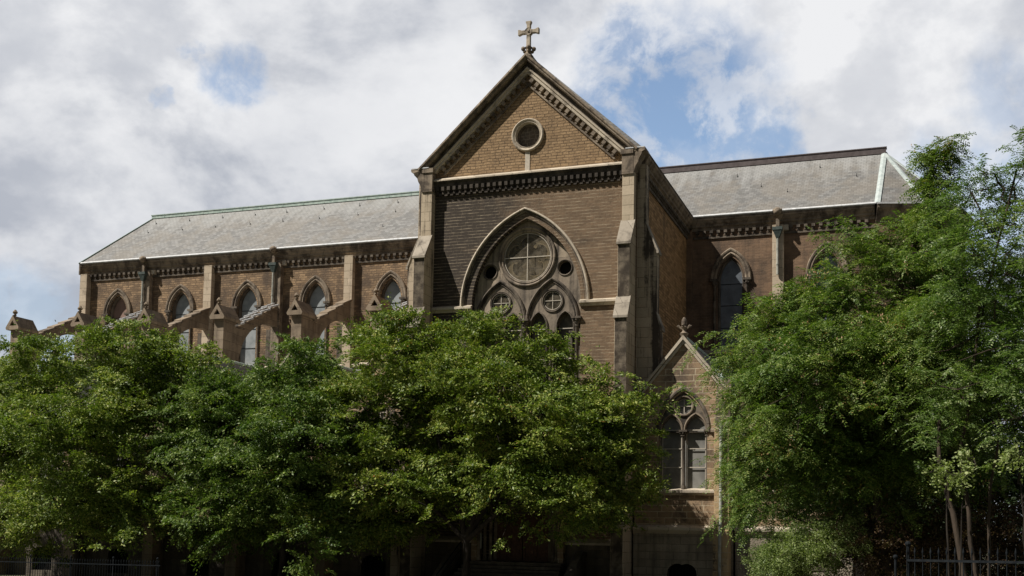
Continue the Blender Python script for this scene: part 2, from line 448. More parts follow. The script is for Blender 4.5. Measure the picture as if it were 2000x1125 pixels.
M['leaf'] = leaf('hackberry_leaf', ((.040, .076, .012), (.15, .21, .034), (.34, .36, .085)), .5, .24, (.26, .10, .03), .14)
M['leafb'] = leaf('hackberry_leaf_cool', ((.030, .066, .014), (.110, .175, .036), (.26, .31, .09)), .5, .24, (.2, .08, .03), .05)
M['leafc'] = leaf('hackberry_leaf_bright', ((.038, .074, .011), (.150, .215, .036), (.36, .38, .10)), .5, .25)
M['leaf2'] = leaf('locust_leaf', ((.038, .082, .016), (.120, .185, .036), (.28, .32, .10)), .5, .28, (.26, .15, .06), .30)
M['leaf3'] = leaf('pale_locust_leaf', ((.040, .082, .020), (.125, .19, .052), (.28, .33, .14)), .45, .33)
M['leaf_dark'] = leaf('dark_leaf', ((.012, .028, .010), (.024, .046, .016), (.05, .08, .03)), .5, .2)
M['leaf_shrub'] = leaf('pale_shrub_leaf', ((.10, .15, .045), (.21, .26, .09), (.34, .38, .17)), .5, .3)
M['leaf_red'] = leaf('russet_leaf', ((.035, .022, .014), (.07, .04, .022), (.10, .08, .03)), .5, .2)
M['leaf_pod'] = plain('dry_seed_pod', (.30, .19, .10), (.48, .33, .19), 5., .7)


def ground_mat():
    m, k = mat('worn_earth_and_grass')
    g = k.n('ShaderNodeNewGeometry').outputs['Position']
    n = k.noise(g, .35, 8, .65); f = k.noise(g, 6., 7, .7)
    c = k.mix(k.ramp(n, .42, .58), (.085, .07, .05), (.05, .07, .025))
    c = k.mix(k.ramp(f, .3, .7, 0., .6), c, (.12, .10, .075))
    finish(k, c, .95, f, .7, .05)
    return m


M['ground'] = ground_mat()
M['asphalt'] = plain('asphalt', (.04, .04, .042), (.065, .064, .062), 20., .9)
M['paving'] = masonry('paving_stone', (.20, .18, .155), (.32, .29, .25), (.1, .09, .08), (.1, .09, .08), row=.5, bw=.8, ms=.01)
M['grass'] = leaf('grass_blade', ((.03, .06, .012), (.06, .10, .02), (.11, .14, .04)), .6, .3)

# ---------------------------------------------------------------- ground, street
def gz(x, y):
    """terrain height: the churchyard lies below the street"""
    t = min(1, max(0, (-14-y)/20.)); t = t*t*(3-2*t)
    h = .25+1.65*t
    rx = min(1, max(0, (x-12)/8.)); rx = rx*rx*(3-2*rx)
    t2 = min(1, max(0, (4-y)/14.)); t2 = t2*t2*(3-2*t2)
    return max(h, .25+rx*t2*1.45)


def build_ground():
    xs = [-900, -400, -200, -120, -80]+list(np.arange(-60, 61, 2.))+[80, 120, 200, 400, 900]
    ys = [-700, -300, -150, -90, -75]+list(np.arange(-66, 40.1, 2.))+[60, 90, 150, 300, 700, 1500]
    mb = MB(); n = len(ys)
    vs = [(x, y, gz(x, y)) for x in xs for y in ys]
    fs = [(i*n+j, (i+1)*n+j, (i+1)*n+j+1, i*n+j+1) for i in range(len(xs)-1) for j in range(n-1)]
    mb.add(vs, fs); tag(mb.build('ground', M['ground']), kind='structure')
    mb = MB(); mb.box(-200, 200, -66, -58.2, 1.75, 1.904); tag(mb.build('road', M['asphalt']), kind='structure')
    mb = MB(); mb.box(-200, 200, -58.2, -50, 1.78, 2.03); tag(mb.build('pavement', M['paving']), kind='structure')
    mb = MB(); mb.sweepX([(-10, .15), (-10, .256), (-1.2, .256), (-1.2, .15)], -3.2, 4.2); tag(mb.build('path', M['paving']), kind='structure')


build_ground()

# ================================================================ THE CHURCH
church = tag(empty('church'), 'long soot-stained brown stone church with slate roofs and a cross on its transept gable', 'church')
YN = 13.65          # clerestory wall plane
YA = 1.0            # aisle / chapel wall plane
ZE = 23.2           # eaves
RZ = 28.05          # nave ridge
YR = 18.6           # nave ridge line


SPLIT = {'weathering', 'transept_plinth', 'plinth_string', 'passage_shade_slab', 'aisle_end_wall', 'shoulder_stone', 'saddle_bar', 'impost_ledge', 'back_wall',
         'clerestory_sill', 'aisle_roof', 'door_frame', 'eaves_flashing', 'stair_handrail', 'transept_roof', 'impost_string', 'glass_patch', 'window_grille', 'glazing_bar'}


def pieces(mb):
    par = list(range(len(mb.v)))
    def find(i):
        while par[i] != i: par[i] = par[par[i]]; i = par[i]
        return i
    for f in mb.f:
        a = find(f[0])
        for q in f[1:]: par[find(q)] = a
    out = {}
    for f in mb.f: out.setdefault(find(f[0]), []).append(f)
    for fs in out.values():
        ids = sorted({q for f in fs for q in f}); mp = {q: i for i, q in enumerate(ids)}
        n_ = MB(); n_.add([mb.v[q] for q in ids], [tuple(mp[q] for q in f) for f in fs]); yield n_


def P(mb, name, m, parent=church, **kw):
    m = M[m] if isinstance(m, str) else m
    if name in SPLIT:
        for n_ in pieces(mb): o = n_.build(name, m, parent, **kw)
        return o
    return mb.build(name, m, parent, **kw)


# ---- transept front
big = dict(xc=0., zs=15.53, a=3.05, h=4.62)
mb = MB()
mb.plate([(-5.95, 0), (5.95, 0), (5.95, 22.3), (-5.95, 22.3)],
         [arch(zb=9.3, n=16, **big), arch(0, 6.2, 1.75, 2.2, 0, 10, 1.9)], 0, .7)
P(mb, 'facade_wall', 'wall')
mb = MB()
mb.plate([(-5.95, 22.3), (5.95, 22.3), (5.95, 23.0), (0, 28.75), (-5.95, 23.0)], [circ(0, 24.67, .70)], -.0, .7)
P(mb, 'gable_wall', 'gable')
mb = MB()
mb.box(5.3, 6.0, .7, YN, 0, 22.6); P(mb, 'side_wall', 'side')
mb = MB()
mb.box(-6.0, -5.3, .7, YN, 0, 22.6); P(mb, 'side_wall', 'side')
mb = MB(); mb.box(-.13, .13, -.03, .0, 22.6, 23.75); P(mb, 'cement_streak', 'cement')

# string course above the dentils + sloped top
mb = MB()
mb.sweepX([(.02, 22.76), (-.10, 22.71), (-.36, 22.56), (-.36, 22.49), (.02, 22.49)], -5.34, 5.3)
P(mb, 'string_course', 'light_mould')
mb = MB(); mb.sweepX([(.02, 22.488), (-.31, 22.488), (-.29, 22.42), (-.22, 22.36), (-.20, 22.2), (.02, 22.2)], -5.33, 5.29); P(mb, 'string_soffit', 'soot')  # fascia coloured near black for the shade under the ledge
mb = MB()
x = -5.2
while x < 5.2:
    mb.box(x, x+.17, -.26, .01, 21.98, 22.19)
    mb.box(x+.02, x+.15, -.17, .01, 21.80, 21.98)
    mb.box(x+.165, x+.33, -.155, .01, 21.70, 21.86)
    x += .333
mb.sweepX([(.01, 22.198), (-.14, 22.198), (-.14, 22.1), (-.05, 21.95), (.01, 21.95)], -5.3, 5.28)
P(mb, 'dentil_frieze', 'soot')  # dentils share the painted under-ledge shade tone

# raking cornices
SL = (28.98-23.2)/6.15
ca, sa = math.cos(math.atan(SL)), math.sin(math.atan(SL))
rlen = 6.15/ca
def rake(side, u, w):
    """u distance up the rake from the foot, w distance inward below the top edge -> x, z"""
    x_ = -6.15+u*ca+w*sa; z_ = 23.2+u*sa-w*ca
    return (x_*(-side), z_) if side > 0 else (x_, z_)
for side in (-1, 1):
    def rakeband(prof, name, m):
        mb = MB(); r0 = []; r1 = []
        for y_, w_ in prof:
            x0_, z0_ = rake(side, .0, w_); r0.append((x0_, y_, z0_))
            u_ = (6.15-w_*sa)/ca; x1_, z1_ = rake(side, u_, w_); r1.append((0, y_, z1_))
        mb.loft([r0, r1]); P(mb, name, m)
    rakeband([(-.62, 0), (-.64, .10), (-.60, .14), (-.55, .15), (-.55, .22), (-.50, .26), (-.44, .27), (.3, .27), (.3, 0)], 'raking_coping', 'mould')
    rakeband([(-.20, .275), (-.20, .455), (.3, .455), (.3, .275)], 'shadow_course', 'dark_stone')  # dark colour paints the shadow in the gap below the coping
    rakeband([(-.30, .46), (-.36, .50), (-.36, .56), (-.28, .60), (-.28, .72), (-.20, .75), (.02, .75), (.02, .46)], 'raking_fascia', 'light_mould')
    mb = MB()
    u = .9
    while u < rlen-.95:
        pr = [rake(side, u, .76), rake(side, u+.2, .76), rake(side, u+.2, .98), rake(side, u, .98)]
        mb.loft([[(a, -.24, b) for a, b in pr], [(a, .01, b) for a, b in pr]])
        pr = [rake(side, u+.03, .98), rake(side, u+.17, .98), rake(side, u+.17, 1.1), rake(side, u+.03, 1.1)]
        mb.loft([[(a, -.13, b) for a, b in pr], [(a, .01, b) for a, b in pr]])
        u += .395
    pr = [rake(side, .75, 1.10), (0, rake(side, (6.15-1.10*sa)/ca, 1.10)[1]), (0, rake(side, (6.15-1.19*sa)/ca, 1.19)[1]), rake(side, .8, 1.19)]
    mb.loft([[(a, -.10, b) for a, b in pr], [(a, .01, b) for a, b in pr]])
    P(mb, 'modillion_frieze', 'mould')

# kneelers / gutter corners at the gable feet
for sg in (-1, 1):
    mb = MB()
    prof = [(.62, ZE), (.60, 23.05), (.45, 22.98), (.42, 22.86), (.28, 22.7), (.22, 22.5), (.10, 22.3), (.02, 22.05), (0, 21.9), (-.1, 21.9), (-.1, ZE)]
    # block in front of the wall above the buttress, profile turns outward
    rings = []
    for y0_, gx in ((-.62, 1.), (.0, 1.)):
        rings.append([(sg*(5.92+d_), y0_*(1. if d_ > .3 else .82), z_) for d_, z_ in prof])
    rings[1] = [(sg*(5.92+d_), .2, z_) for d_, z_ in prof]
    mb.loft(rings)
    mb.box(min(sg*5.25, sg*5.9), max(sg*5.25, sg*5.9), -.58, .02, 22.95, ZE-.004)
    mb.box(min(sg*5.3, sg*5.9), max(sg*5.3, sg*5.9), -.52, .02, 21.9, 22.95)
    P(mb, 'kneeler', 'mould')
    mb = MB(); mb.box(min(sg*5.5, sg*6.5), max(sg*5.5, sg*6.5), -.6, .6, ZE+.002, ZE+.05); P(mb, 'kneeler_cap', 'gutter')


def cornice_run(L, parent_name, m, frieze, axis='x', a0=0, a1=1, plane=0, sgn=-1, dark='dark_stone', pitch=.44, dent=True):
    """eaves cornice along x (plane y) or along y (plane x); sgn is the outward sign"""
    prof = [(.45, ZE), (.45, 23.05), (.38, 22.98), (.33, 22.86), (.24, 22.78), (.24, 22.66), (.12, 22.6), (.12, 22.42), (-.1, 22.42), (-.1, ZE)]
    mb = MB()
    def tf(a, d, z): return (a, plane+sgn*d, z) if axis == 'x' else (plane+sgn*d, a, z)
    mb.loft([[tf(a0, d, z) for d, z in prof], [tf(a1, d, z) for d, z in prof]])
    P(mb, 'cornice', m)
    mb = MB()
    if dent:
        a = a0+.25
        while a < a1-.2:
            for (w, d, z0, z1) in ((.20, .22, 22.24, 22.41), (.13, .12, 22.10, 22.24)):
                p0 = tf(a, -.01, z0); p1 = tf(a+w, d, z1)
                mb.box(min(p0[0], p1[0]), max(p0[0], p1[0]), min(p0[1], p1[1]), max(p0[1], p1[1]), z0, z1)
            a += pitch
    p0 = tf(a0, -.01, 21.92); p1 = tf(a1, .09, 22.06)
    mb.box(min(p0[0], p1[0]), max(p0[0], p1[0]), min(p0[1], p1[1]), max(p0[1], p1[1]), 21.92, 22.06)
    P(mb, 'corbel_frieze', dark)
    mb = MB()
    p0 = tf(a0, .05, 0); p1 = tf(a1, .475, 0)
    mb.box(min(p0[0], p1[0]), max(p0[0], p1[0]), min(p0[1], p1[1]), max(p0[1], p1[1]), ZE+.003, ZE+.075)
    return mb


mb = cornice_run(0, '', 'mould', '', 'y', .62, YN-.1, 6.0, 1, pitch=.36); P(mb, 'gutter', 'dark_stone')
mb = cornice_run(0, '', 'mould', '', 'y', .62, YN-.1, -6.0, -1, pitch=.36); P(mb, 'gutter', 'dark_stone')

# ---- buttresses: stages given as (y or x reach, top z, foot z of the slope)
def stepped(prof_pts, lo, hi, axis, outward):
    """solid whose side profile is (distance, z) extruded between lo and hi"""
    mb = MB()
    if axis == 'front': rings = [[(q, -d, z) for d, z in prof_pts] for q in (lo, hi)]
    else: rings = [[(outward*(6.0+d), q, z) for d, z in prof_pts] for q in (lo, hi)]
    mb.loft(rings); return mb
fprof = [(-.1, 0), (2.1, 0), (2.1, 3.7), (1.75, 4.1), (1.75, 14.35), (1.25, 15.35), (1.25, 18.2), (.45, 19.45), (.45, 22.0), (-.1, 22.0)]
sprof = [(-.1, 0), (1.6, 0), (1.6, 3.7), (1.2, 4.1), (1.2, 14.0), (1.0, 14.8), (1.0, 18.0), (.42, 19.5), (.42, 22.6), (-.1, 22.6)]
for sg in (-1, 1):
    lo, hi = sorted((sg*5.32, sg*5.95))
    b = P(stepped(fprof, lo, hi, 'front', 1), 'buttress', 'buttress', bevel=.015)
    mb = MB()
    for d0, d1, z1, z0 in ((.45, 1.25, 19.45, 18.2), (1.25, 1.75, 15.35, 14.35)):
        mb.loft([[(q, -(d0-.02), z1+.06), (q, -(d1+.10), z0-.02), (q, -(d1+.10), z0-.14), (q, -(d1-.02), z0-.16), (q, -(d1-.02), z0), (q, -(d0-.02), z1)] for q in (lo-.06, hi+.06)])
    P(mb, 'weathering', 'cap', b)
    b = P(stepped(sprof, .25, .92, 'side', sg), 'buttress', 'sbutt', bevel=.015)
    mb = MB()
    for d0, d1, z1, z0 in ((.42, 1.0, 19.5, 18.0), (1.0, 1.2, 14.8, 14.0)):
        mb.loft([[(sg*(6+d0-.02), q, z1+.06), (sg*(6+d1+.10), q, z0-.02), (sg*(6+d1+.10), q, z0-.14), (sg*(6+d1-.02), q, z0-.16), (sg*(6+d1-.02), q, z0), (sg*(6+d0-.02), q, z1)] for q in (.2, .97)])
    P(mb, 'weathering', 'cap', b)

# ---- great window
gw = empty('great_window', (-.07, 0, 0), church)
mb = MB()
arch_mould(mb, 0, 15.53, 3.62, 5.2, [(0, .0), (0, -.12), (-.03, -.17), (-.09, -.19), (-.13, -.15), (-.14, .0)], n=22)
P(mb, 'hood_mould', 'light_mould', gw, smooth=35)
mb = MB()
for d0, y0_ in ((-.14, .0), (-.27, .09), (-.38, .18), (-.47, .26)):
    arch_mould(mb, 0, 15.53, 3.65, 5.2, [(d0+.0, y0_-.06), (d0-.05, y0_-.1), (d0-.11, y0_-.06), (d0-.12, y0_+.04), (d0-.12, .62), (d0, .62)], n=22)
P(mb, 'arch_orders', 'dark_stone', gw, smooth=35)
YT = .42
med = [(-1.45, 15.72), (1.45, 15.72)]
holes = [circ(0, 18.15, 1.34, 48)]
for sx in (-1, 1):
    holes.append(circ(sx*2.11, 17.45, .36, 24)); holes.append(circ(sx*1.45, 15.72, .52, 30))
    for lx in (.70, 2.18): holes.append(arch(sx*lx, 14.35, .42, .72, 0, 8, 9.7))
outer = arch(0, 15.53, 3.08, 4.66, 0, 20, 9.3)
mb = MB(); mb.plate(outer, holes, YT, YT+.3)
P(mb, 'tracery_panel', 'tracery', gw)
mb = MB()
ring_mould(mb, 0, 18.15, [(1.62, YT), (1.60, YT-.10), (1.55, YT-.12), (1.50, YT-.08), (1.46, YT-.02), (1.42, YT-.06), (1.37, YT-.04), (1.33, YT+.02), (1.33, YT+.28), (1.62, YT+.2)], 56)
P(mb, 'rose_frame', 'tracery', gw, smooth=40)
for sx in (-1, 1):
    mb = MB(); ring_mould(mb, sx*1.45, 15.72, [(.62, YT), (.60, YT-.07), (.57, YT-.05), (.53, YT-.06), (.505, YT+.02), (.505, YT+.25), (.64, YT+.2)], 36)
    P(mb, 'roundel_frame', 'dark_stone', gw, smooth=40)
    mb = MB(); arch_mould(mb, sx*1.46, 14.55, 1.36, 2.27, [(.14, YT+.05), (.13, YT-.10), (.06, YT-.15), (0, -.12+YT), (-.03, YT-.03), (-.09, YT-.07), (-.13, YT+.0), (-.13, YT+.06)], n=14)
    P(mb, 'sub_arch', 'dark_stone', gw, smooth=40)
    mb = MB(); ring_mould(mb, sx*2.11, 17.45, [(.44, YT), (.42, YT-.05), (.37, YT-.03), (.355, YT+.03), (.355, YT+.2), (.44, YT+.2)], 28)
    P(mb, 'porthole_frame', 'dark_stone', gw, smooth=40)
    for lx in (.70, 2.18):
        mb = MB(); arch_mould(mb, sx*lx, 14.35, .42, .72, [(.12, YT+.03), (.10, YT-.07), (.04, YT-.09), (.0, YT-.02), (0, YT+.2), (.12, YT+.2)], zb=9.7, n=8)
        P(mb, 'lancet_frame', 'dark_stone', gw, smooth=40)
# five lobed tracery behind the rose glass
lob = []
import cmath
rr_, cc_ = .50, .66
pts = []
for i in range(5):
    t0 = math.pi/2+i*2*math.pi/5
    for j in range(-9, 10):
        t = t0+j*math.pi/9*.62
        pts.append((cc_*math.cos(t0)+rr_*math.cos(t), 18.15+cc_*math.sin(t0)+rr_*math.sin(t)))
mb = MB(); mb.plate(circ(0, 18.15, 1.35, 48), [pts], YT+.13, YT+.24); P(mb, 'cinquefoil', plain('dusty_tracery', (.22, .19, .15), (.32, .275, .215), 3.), gw)
mb = MB()
pts2 = [(x_*1.0, z_) for x_, z_ in pts]
ringp = []
for i, (x_, z_) in enumerate(pts):
    dx, dz = x_-0, z_-18.15; L = math.hypot(dx, dz)
    ringp.append([(x_+dx/L*a_, YT+b_, z_+dz/L*a_) for a_, b_ in ((-.03, .12), (.03, .12), (.03, .2), (-.03, .2))])
mb.loft(ringp, closed=True); P(mb, 'cusp_moulding', 'light_mould', gw)
mb = MB(); mb.box(-3.0, 3.0, YT+.32, YT+.36, 9.4, 20.2); P(mb, 'pane', 'rose_pane', gw)
for cx_, cz_, r_ in ((0, 18.15, 1.33), (-1.45, 15.72, .505), (1.45, 15.72, .505)):
    mb = MB(); mb.loft([[(q[0], y_, q[1]) for q in circ(cx_, cz_, r_, 40)] for y_ in (YT+.062, YT+.07)]); P(mb, 'protective_glazing', 'dusty', gw)
for sx in (-1, 1):
    mb = MB(); mb.loft([[(q[0], y_, q[1]) for q in circ(sx*2.11, 17.45, .36, 20)] for y_ in (YT+.29, YT+.31)]); P(mb, 'porthole_pane', 'black', gw)
def bars(cx, cz, r_, y, w=.022):
    mb = MB(); mb.box(cx-w, cx+w, y-.02, y, cz-r_, cz+r_); mb.box(cx-r_, cx+r_, y-.035, y-.022, cz-w, cz+w)
    ring_mould(mb, cx, cz, [(r_-.03, y-.03), (r_-.03, y), (r_, y), (r_, y-.03)], 40)
    return mb
P(bars(0, 18.15, 1.31, YT+.06), 'glazing_bar', 'bar', gw)
for sx in (-1, 1): P(bars(sx*1.45, 15.72, .49, YT+.06, .016), 'glazing_bar', 'bar', gw)
mb = MB()
for sx in (-1, 1):
    for lx in (.70, 2.18):
        for z_ in (14.2, 12.6, 11.): mb.box(sx*lx-.42, sx*lx+.42, YT+.1, YT+.12, z_, z_+.045)
P(mb, 'saddle_bar', 'bar', gw)
def column(mb, x_, y_, z0, z1, r_=.1, cap=.42):
    mb.lathe((x_, y_, 0), [(r_*1.5, z0), (r_*1.5, z0+.15), (r_, z0+.25), (r_, z1-cap), (r_*1.25, z1-cap+.03), (r_*1.1, z1-cap+.07), (r_*1.5, z1-cap+.2), (r_*2.1, z1-.11), (r_*2.1, z1-.1)], 10)
    for a_ in range(8):
        t = a_*math.pi/4; mb.ball((x_+r_*1.75*math.cos(t), y_+r_*1.75*math.sin(t), z1-.17), r_*.55, 6)
        mb.ball((x_+r_*1.35*math.cos(t+.4), y_+r_*1.35*math.sin(t+.4), z1-.3), r_*.45, 6)
    mb.box(x_-r_*2.4, x_+r_*2.4, y_-r_*2.4, y_+r_*2.4, z1-.1, z1)
for x_, y_ in ((-2.92, .1), (2.92, .1), (0, .2)):
    mb = MB(); column(mb, x_, y_, 9.4, 14.72, .11, .5); P(mb, 'column', 'dark_stone', gw, smooth=50)
for x_ in (-2.62, -1.45, 1.45, 2.62):
    mb = MB(); column(mb, x_, .28, 9.4, 14.02, .065, .35); P(mb, 'colonnette', 'dark_stone', gw, smooth=50)
mb = MB()
for sx in (-1, 1):
    lo, hi = sorted((sx*3.02, sx*5.36))
    mb.sweepX([(.02, 15.62), (-.06, 15.58), (-.22, 15.52), (-.22, 15.40), (-.12, 15.33), (-.08, 15.25), (.02, 15.25)], lo, hi)
P(mb, 'impost_ledge', 'light_mould')
mb = MB(); mb.box(-3.3, 3.3, -.25, .7, 9.05, 9.35); P(mb, 'window_sill', 'mould', gw)

# ---- round gable window
rw = empty('round_window', (0, 0, 0), church)
mb = MB(); ring_mould(mb, 0, 24.67, [(.90, .0), (.90, -.10), (.85, -.14), (.78, -.12), (.74, -.07), (.70, -.09), (.66, -.02), (.66, .5), (.9, .3)], 48); P(mb, 'frame', 'light_mould', rw, smooth=40)
mb = MB(); ring_mould(mb, 0, 24.67, [(.67, .18), (.61, .18), (.58, .24), (.58, .5), (.67, .5)], 40); P(mb, 'inner_ring', 'dark_stone', rw, smooth=40)
mb = MB(); mb.loft([[(q[0], y_, q[1]) for q in circ(0, 24.67, .66, 30)] for y_ in (.4, .44)])
P(mb, 'blind_infill', masonry('infill_rubble', (.14, .115, .095), (.24, .2, .165), (.09, .075, .06), (.32, .28, .23), row=.2, bw=.26, ms=.02, wob=.1), rw)

# ---- cross on the apex
cr = empty('cross', (0, -.15, 28.97), church); cr.scale = (.95, .95, .94)
mb = MB()
def flare(L0, L1, w0, w1, ang):
    c_, s_ = math.cos(ang), math.sin(ang)
    prof = [(L0, w0), (L1-.22, w0*.95), (L1-.08, w1), (L1, w1), (L1, -w1), (L1-.08, -w1), (L1-.22, -w0*.95), (L0, -w0)]
    q = [(p_[0]*c_-p_[1]*s_, p_[0]*s_+p_[1]*c_) for p_ in prof]
    mb.loft([[(a, y_, 1.42+b) for a, b in q] for y_ in (-.11, .11)])
flare(.0, .62, .11, .165, 0); flare(0, .62, .11, .165, math.pi); flare(0, .62, .11, .165, math.pi/2)
mb.loft([[(a, y_, b) for a, b in ((-.11, 1.4), (-.12, .45), (.12, .45), (.11, 1.4))] for y_ in (-.105, .105)])
o = P(mb, 'cross_arms', 'light_mould', cr, bevel=.02)
mb = MB(); ring_mould(mb, 0, 1.42, [(.21, -.13), (.21, .13), (.13, .13), (.15, -.09)], 24); mb.ball((0, -.1, 1.42), .07); P(mb, 'cross_boss', 'light_mould', cr, smooth=50)
mb = MB(); mb.lathe((0, 0, 0), [(.30, -.35), (.30, -.05), (.22, .05), (.16, .2), (.15, .4), (.22, .5), (.15, .56)], 8)
for a_ in range(4):
    t = a_*math.pi/2+.35; mb.ball((.30*math.cos(t), .30*math.sin(t), .42), .13, 8); mb.ball((.22*math.cos(t), .22*math.sin(t), .25), .1, 8)
P(mb, 'cross_base', 'mould', cr)

# ---- portal and door
po = empty('portal', (0, 0, 0), church)
mb = MB()
for i_, d0 in enumerate((.75, .5, .25)):
    y_ = -.75+i_*.28
    arch_mould(mb, 0, 6.2, 1.5, 2.05, [(d0, y_+.02), (d0-.02, y_-.08), (d0-.12, y_-.12), (d0-.2, y_-.05), (d0-.25, y_+.05), (d0-.25, .2), (d0, .2)], n=12)
P(mb, 'portal_arch', 'mould', po, smooth=40)
mb = MB()
mb.plate([(-2.5, 1.9), (2.5, 1.9), (2.5, 8.2), (0, 10.6), (-2.5, 8.2)], [arch(0, 6.2, 2.2, 2.7, 0, 10, 1.95)], -.7, .0)
P(mb, 'portal_gable', 'chapel', po)
for sx in (-1, 1):
    for d_, y_ in ((2.12, -.62), (1.88, -.35), (1.66, -.08)):
        mb = MB(); column(mb, sx*d_, y_, 1.95, 6.2, .09, .4); P(mb, 'column', 'mould', po, smooth=50)
mb = MB()
mb.plate([(-1.8, 4.9), (1.8, 4.9), (1.8, 8.4), (-1.8, 8.4)], [arch(-.62, 6.2, .5, .7, 0, 8, 5.4), arch(.62, 6.2, .5, .7, 0, 8, 5.4)], .3, .5)
mb.box(-1.75, 1.75, .1, .45, 4.7, 4.95)
P(mb, 'tympanum', 'mould', po)
mb = MB(); mb.box(-1.7, 1.7, .5, .53, 5.2, 8.2); P(mb, 'fanlight', 'black', po)
for sx in (-1, 1):
    mb = MB(); lo, hi = sorted((sx*.03, sx*1.42))
    mb.box(lo, hi, .30, .36, 1.98, 4.7)
    w_ = (hi-lo)
    for xa, xb in ((lo, lo+.13), (hi-.13, hi), (lo+w_/2-.06, lo+w_/2+.06)): mb.box(xa, xb, .25, .302, 1.99, 4.69)
    for z0, z1 in ((1.99, 2.2), (2.75, 2.9), (3.7, 3.82), (4.1, 4.2), (4.55, 4.69)): mb.box(lo+.132, hi-.132, .262, .30, z0, z1)
    for z0, z1 in ((2.3, 2.65), (3., 3.6), (3.88, 4.04), (4.27, 4.47)):
        for k0 in (0, 1):
            xa = lo+.2+k0*(w_/2-.03); mb.box(xa, xa+w_/2-.33, .285, .302, z0, z1)
    d_ = P(mb, 'door_leaf', 'wood', po)
    mb = MB(); mb.tube([(sx*.12, .22, 3.25), (sx*.12, .19, 3.25), (sx*.12, .19, 3.45), (sx*.12, .22, 3.45)], [.015]*4, 6); P(mb, 'handle', 'iron', d_)
mb = MB(); mb.box(-1.6, -1.42, .2, .4, 1.98, 4.7); mb.box(1.42, 1.6, .2, .4, 1.98, 4.7); P(mb, 'door_frame', 'mould', po)
mb = MB()
for i in range(9): mb.box(-2.6-.06*i, 2.6+.06*i, -1.0-.34*(i+1), -.7, 1.97-.18*(i+1), 1.97-.18*i)
mb.box(-2.1, 2.1, -.7, .4, 1.3, 1.972)
P(mb, 'steps', 'plinth', bevel=.02)
for sx in (-1, 1):
    mb = MB(); lo, hi = sorted((sx*3.2, sx*3.62))
    mb.loft([[(q, -4.2, .1), (q, -4.2, .75), (q, -3.7, .95), (q, -.95, 2.55), (q, -.02, 2.55), (q, -.02, .1)] for q in (lo, hi)])
    P(mb, 'stair_parapet', 'plinth', bevel=.02)
mb = MB()
mb.tube([(-3.0, -4.0, .3), (-3.0, -4.0, 1.35), (-3.0, -.9, 2.95), (-3.0, -.9, 2.0)], [.03]*4, 8)
mb.tube([(-3.0, -4.0, .95), (-3.0, -.9, 2.55)], [.018]*2, 6)
P(mb, 'stair_handrail', 'iron')

# lower transept: plinth with pale string
mb = MB()
for x0, x1 in ((-5.3, -3.62), (3.62, 5.3)): mb.box(x0, x1, -.3, .0, 0, 2.9)
for x0, x1 in ((-3.62, -2.5), (2.5, 3.62)): mb.box(x0, x1, -.3, .0, 0, 2.9)
P(mb, 'transept_plinth', 'plinth')
mb = MB()
for x0, x1 in ((-5.32, -2.51), (2.51, 5.32)): mb.sweepX([(0.01, 3.2), (-.3, 3.06), (-.4, 3.0), (-.4, 2.9), (.01, 2.9)], x0, x1)
P(mb, 'plinth_string', 'light_mould')

# ---- transept roof (right and left slopes stand just behind the gable coping)
mb = MB()
for sg in (-1, 1):
    mb.loft([[(sg*6.42, y_, ZE+.1), (0, y_, 29.12), (0, y_, 28.8), (sg*6.3, y_, ZE-.1)] for y_ in (.3, YR)])
P(mb, 'transept_roof', 'slate')
mb = MB(); mb.tube([(0, .35, 29.13), (0, YR, 29.13)], [.09]*2, 8); P(mb, 'ridge_cap', 'copper')

# ---- nave and choir walls with clerestory windows
BAY = 5.675
ncx = [-37.2, -31.6, -25.9, -20.35, -14.5]
ccx = [8.72, 14.5]
W_A, W_H, W_S, W_B = .80, 1.42, 19.33, 14.95
mb = MB(); mb.plate([(-40.35, 13.9), (-6.0, 13.9), (-6.0, 22.6), (-40.35, 22.6)], [arch(c, W_S, W_A, W_H, 0, 10, W_B) for c in ncx], YN, YN+.6)
P(mb, 'nave_wall', 'nave')
mb = MB(); mb.plate([(6.0, 9), (17.4, 9), (17.4, 22.6), (6.0, 22.6)], [arch(c, W_S, W_A, W_H, 0, 10, W_B) for c in ccx], YN, YN+.6)
P(mb, 'choir_wall', 'choir')
mb = MB(); mb.box(-40.35, -6, YN, YN+.6, 0, 13.9); mb.box(6, 17.4, YN, YN+.6, 0, 9); mb.box(-40.35, 17.4, 23.4, 23.9, 0, 22.6)
P(mb, 'back_wall', 'nave')
mb = MB(); mb.box(-40.35, -39.75, YN+.6, 23.4, 0, 22.6); P(mb, 'west_wall', 'nave')

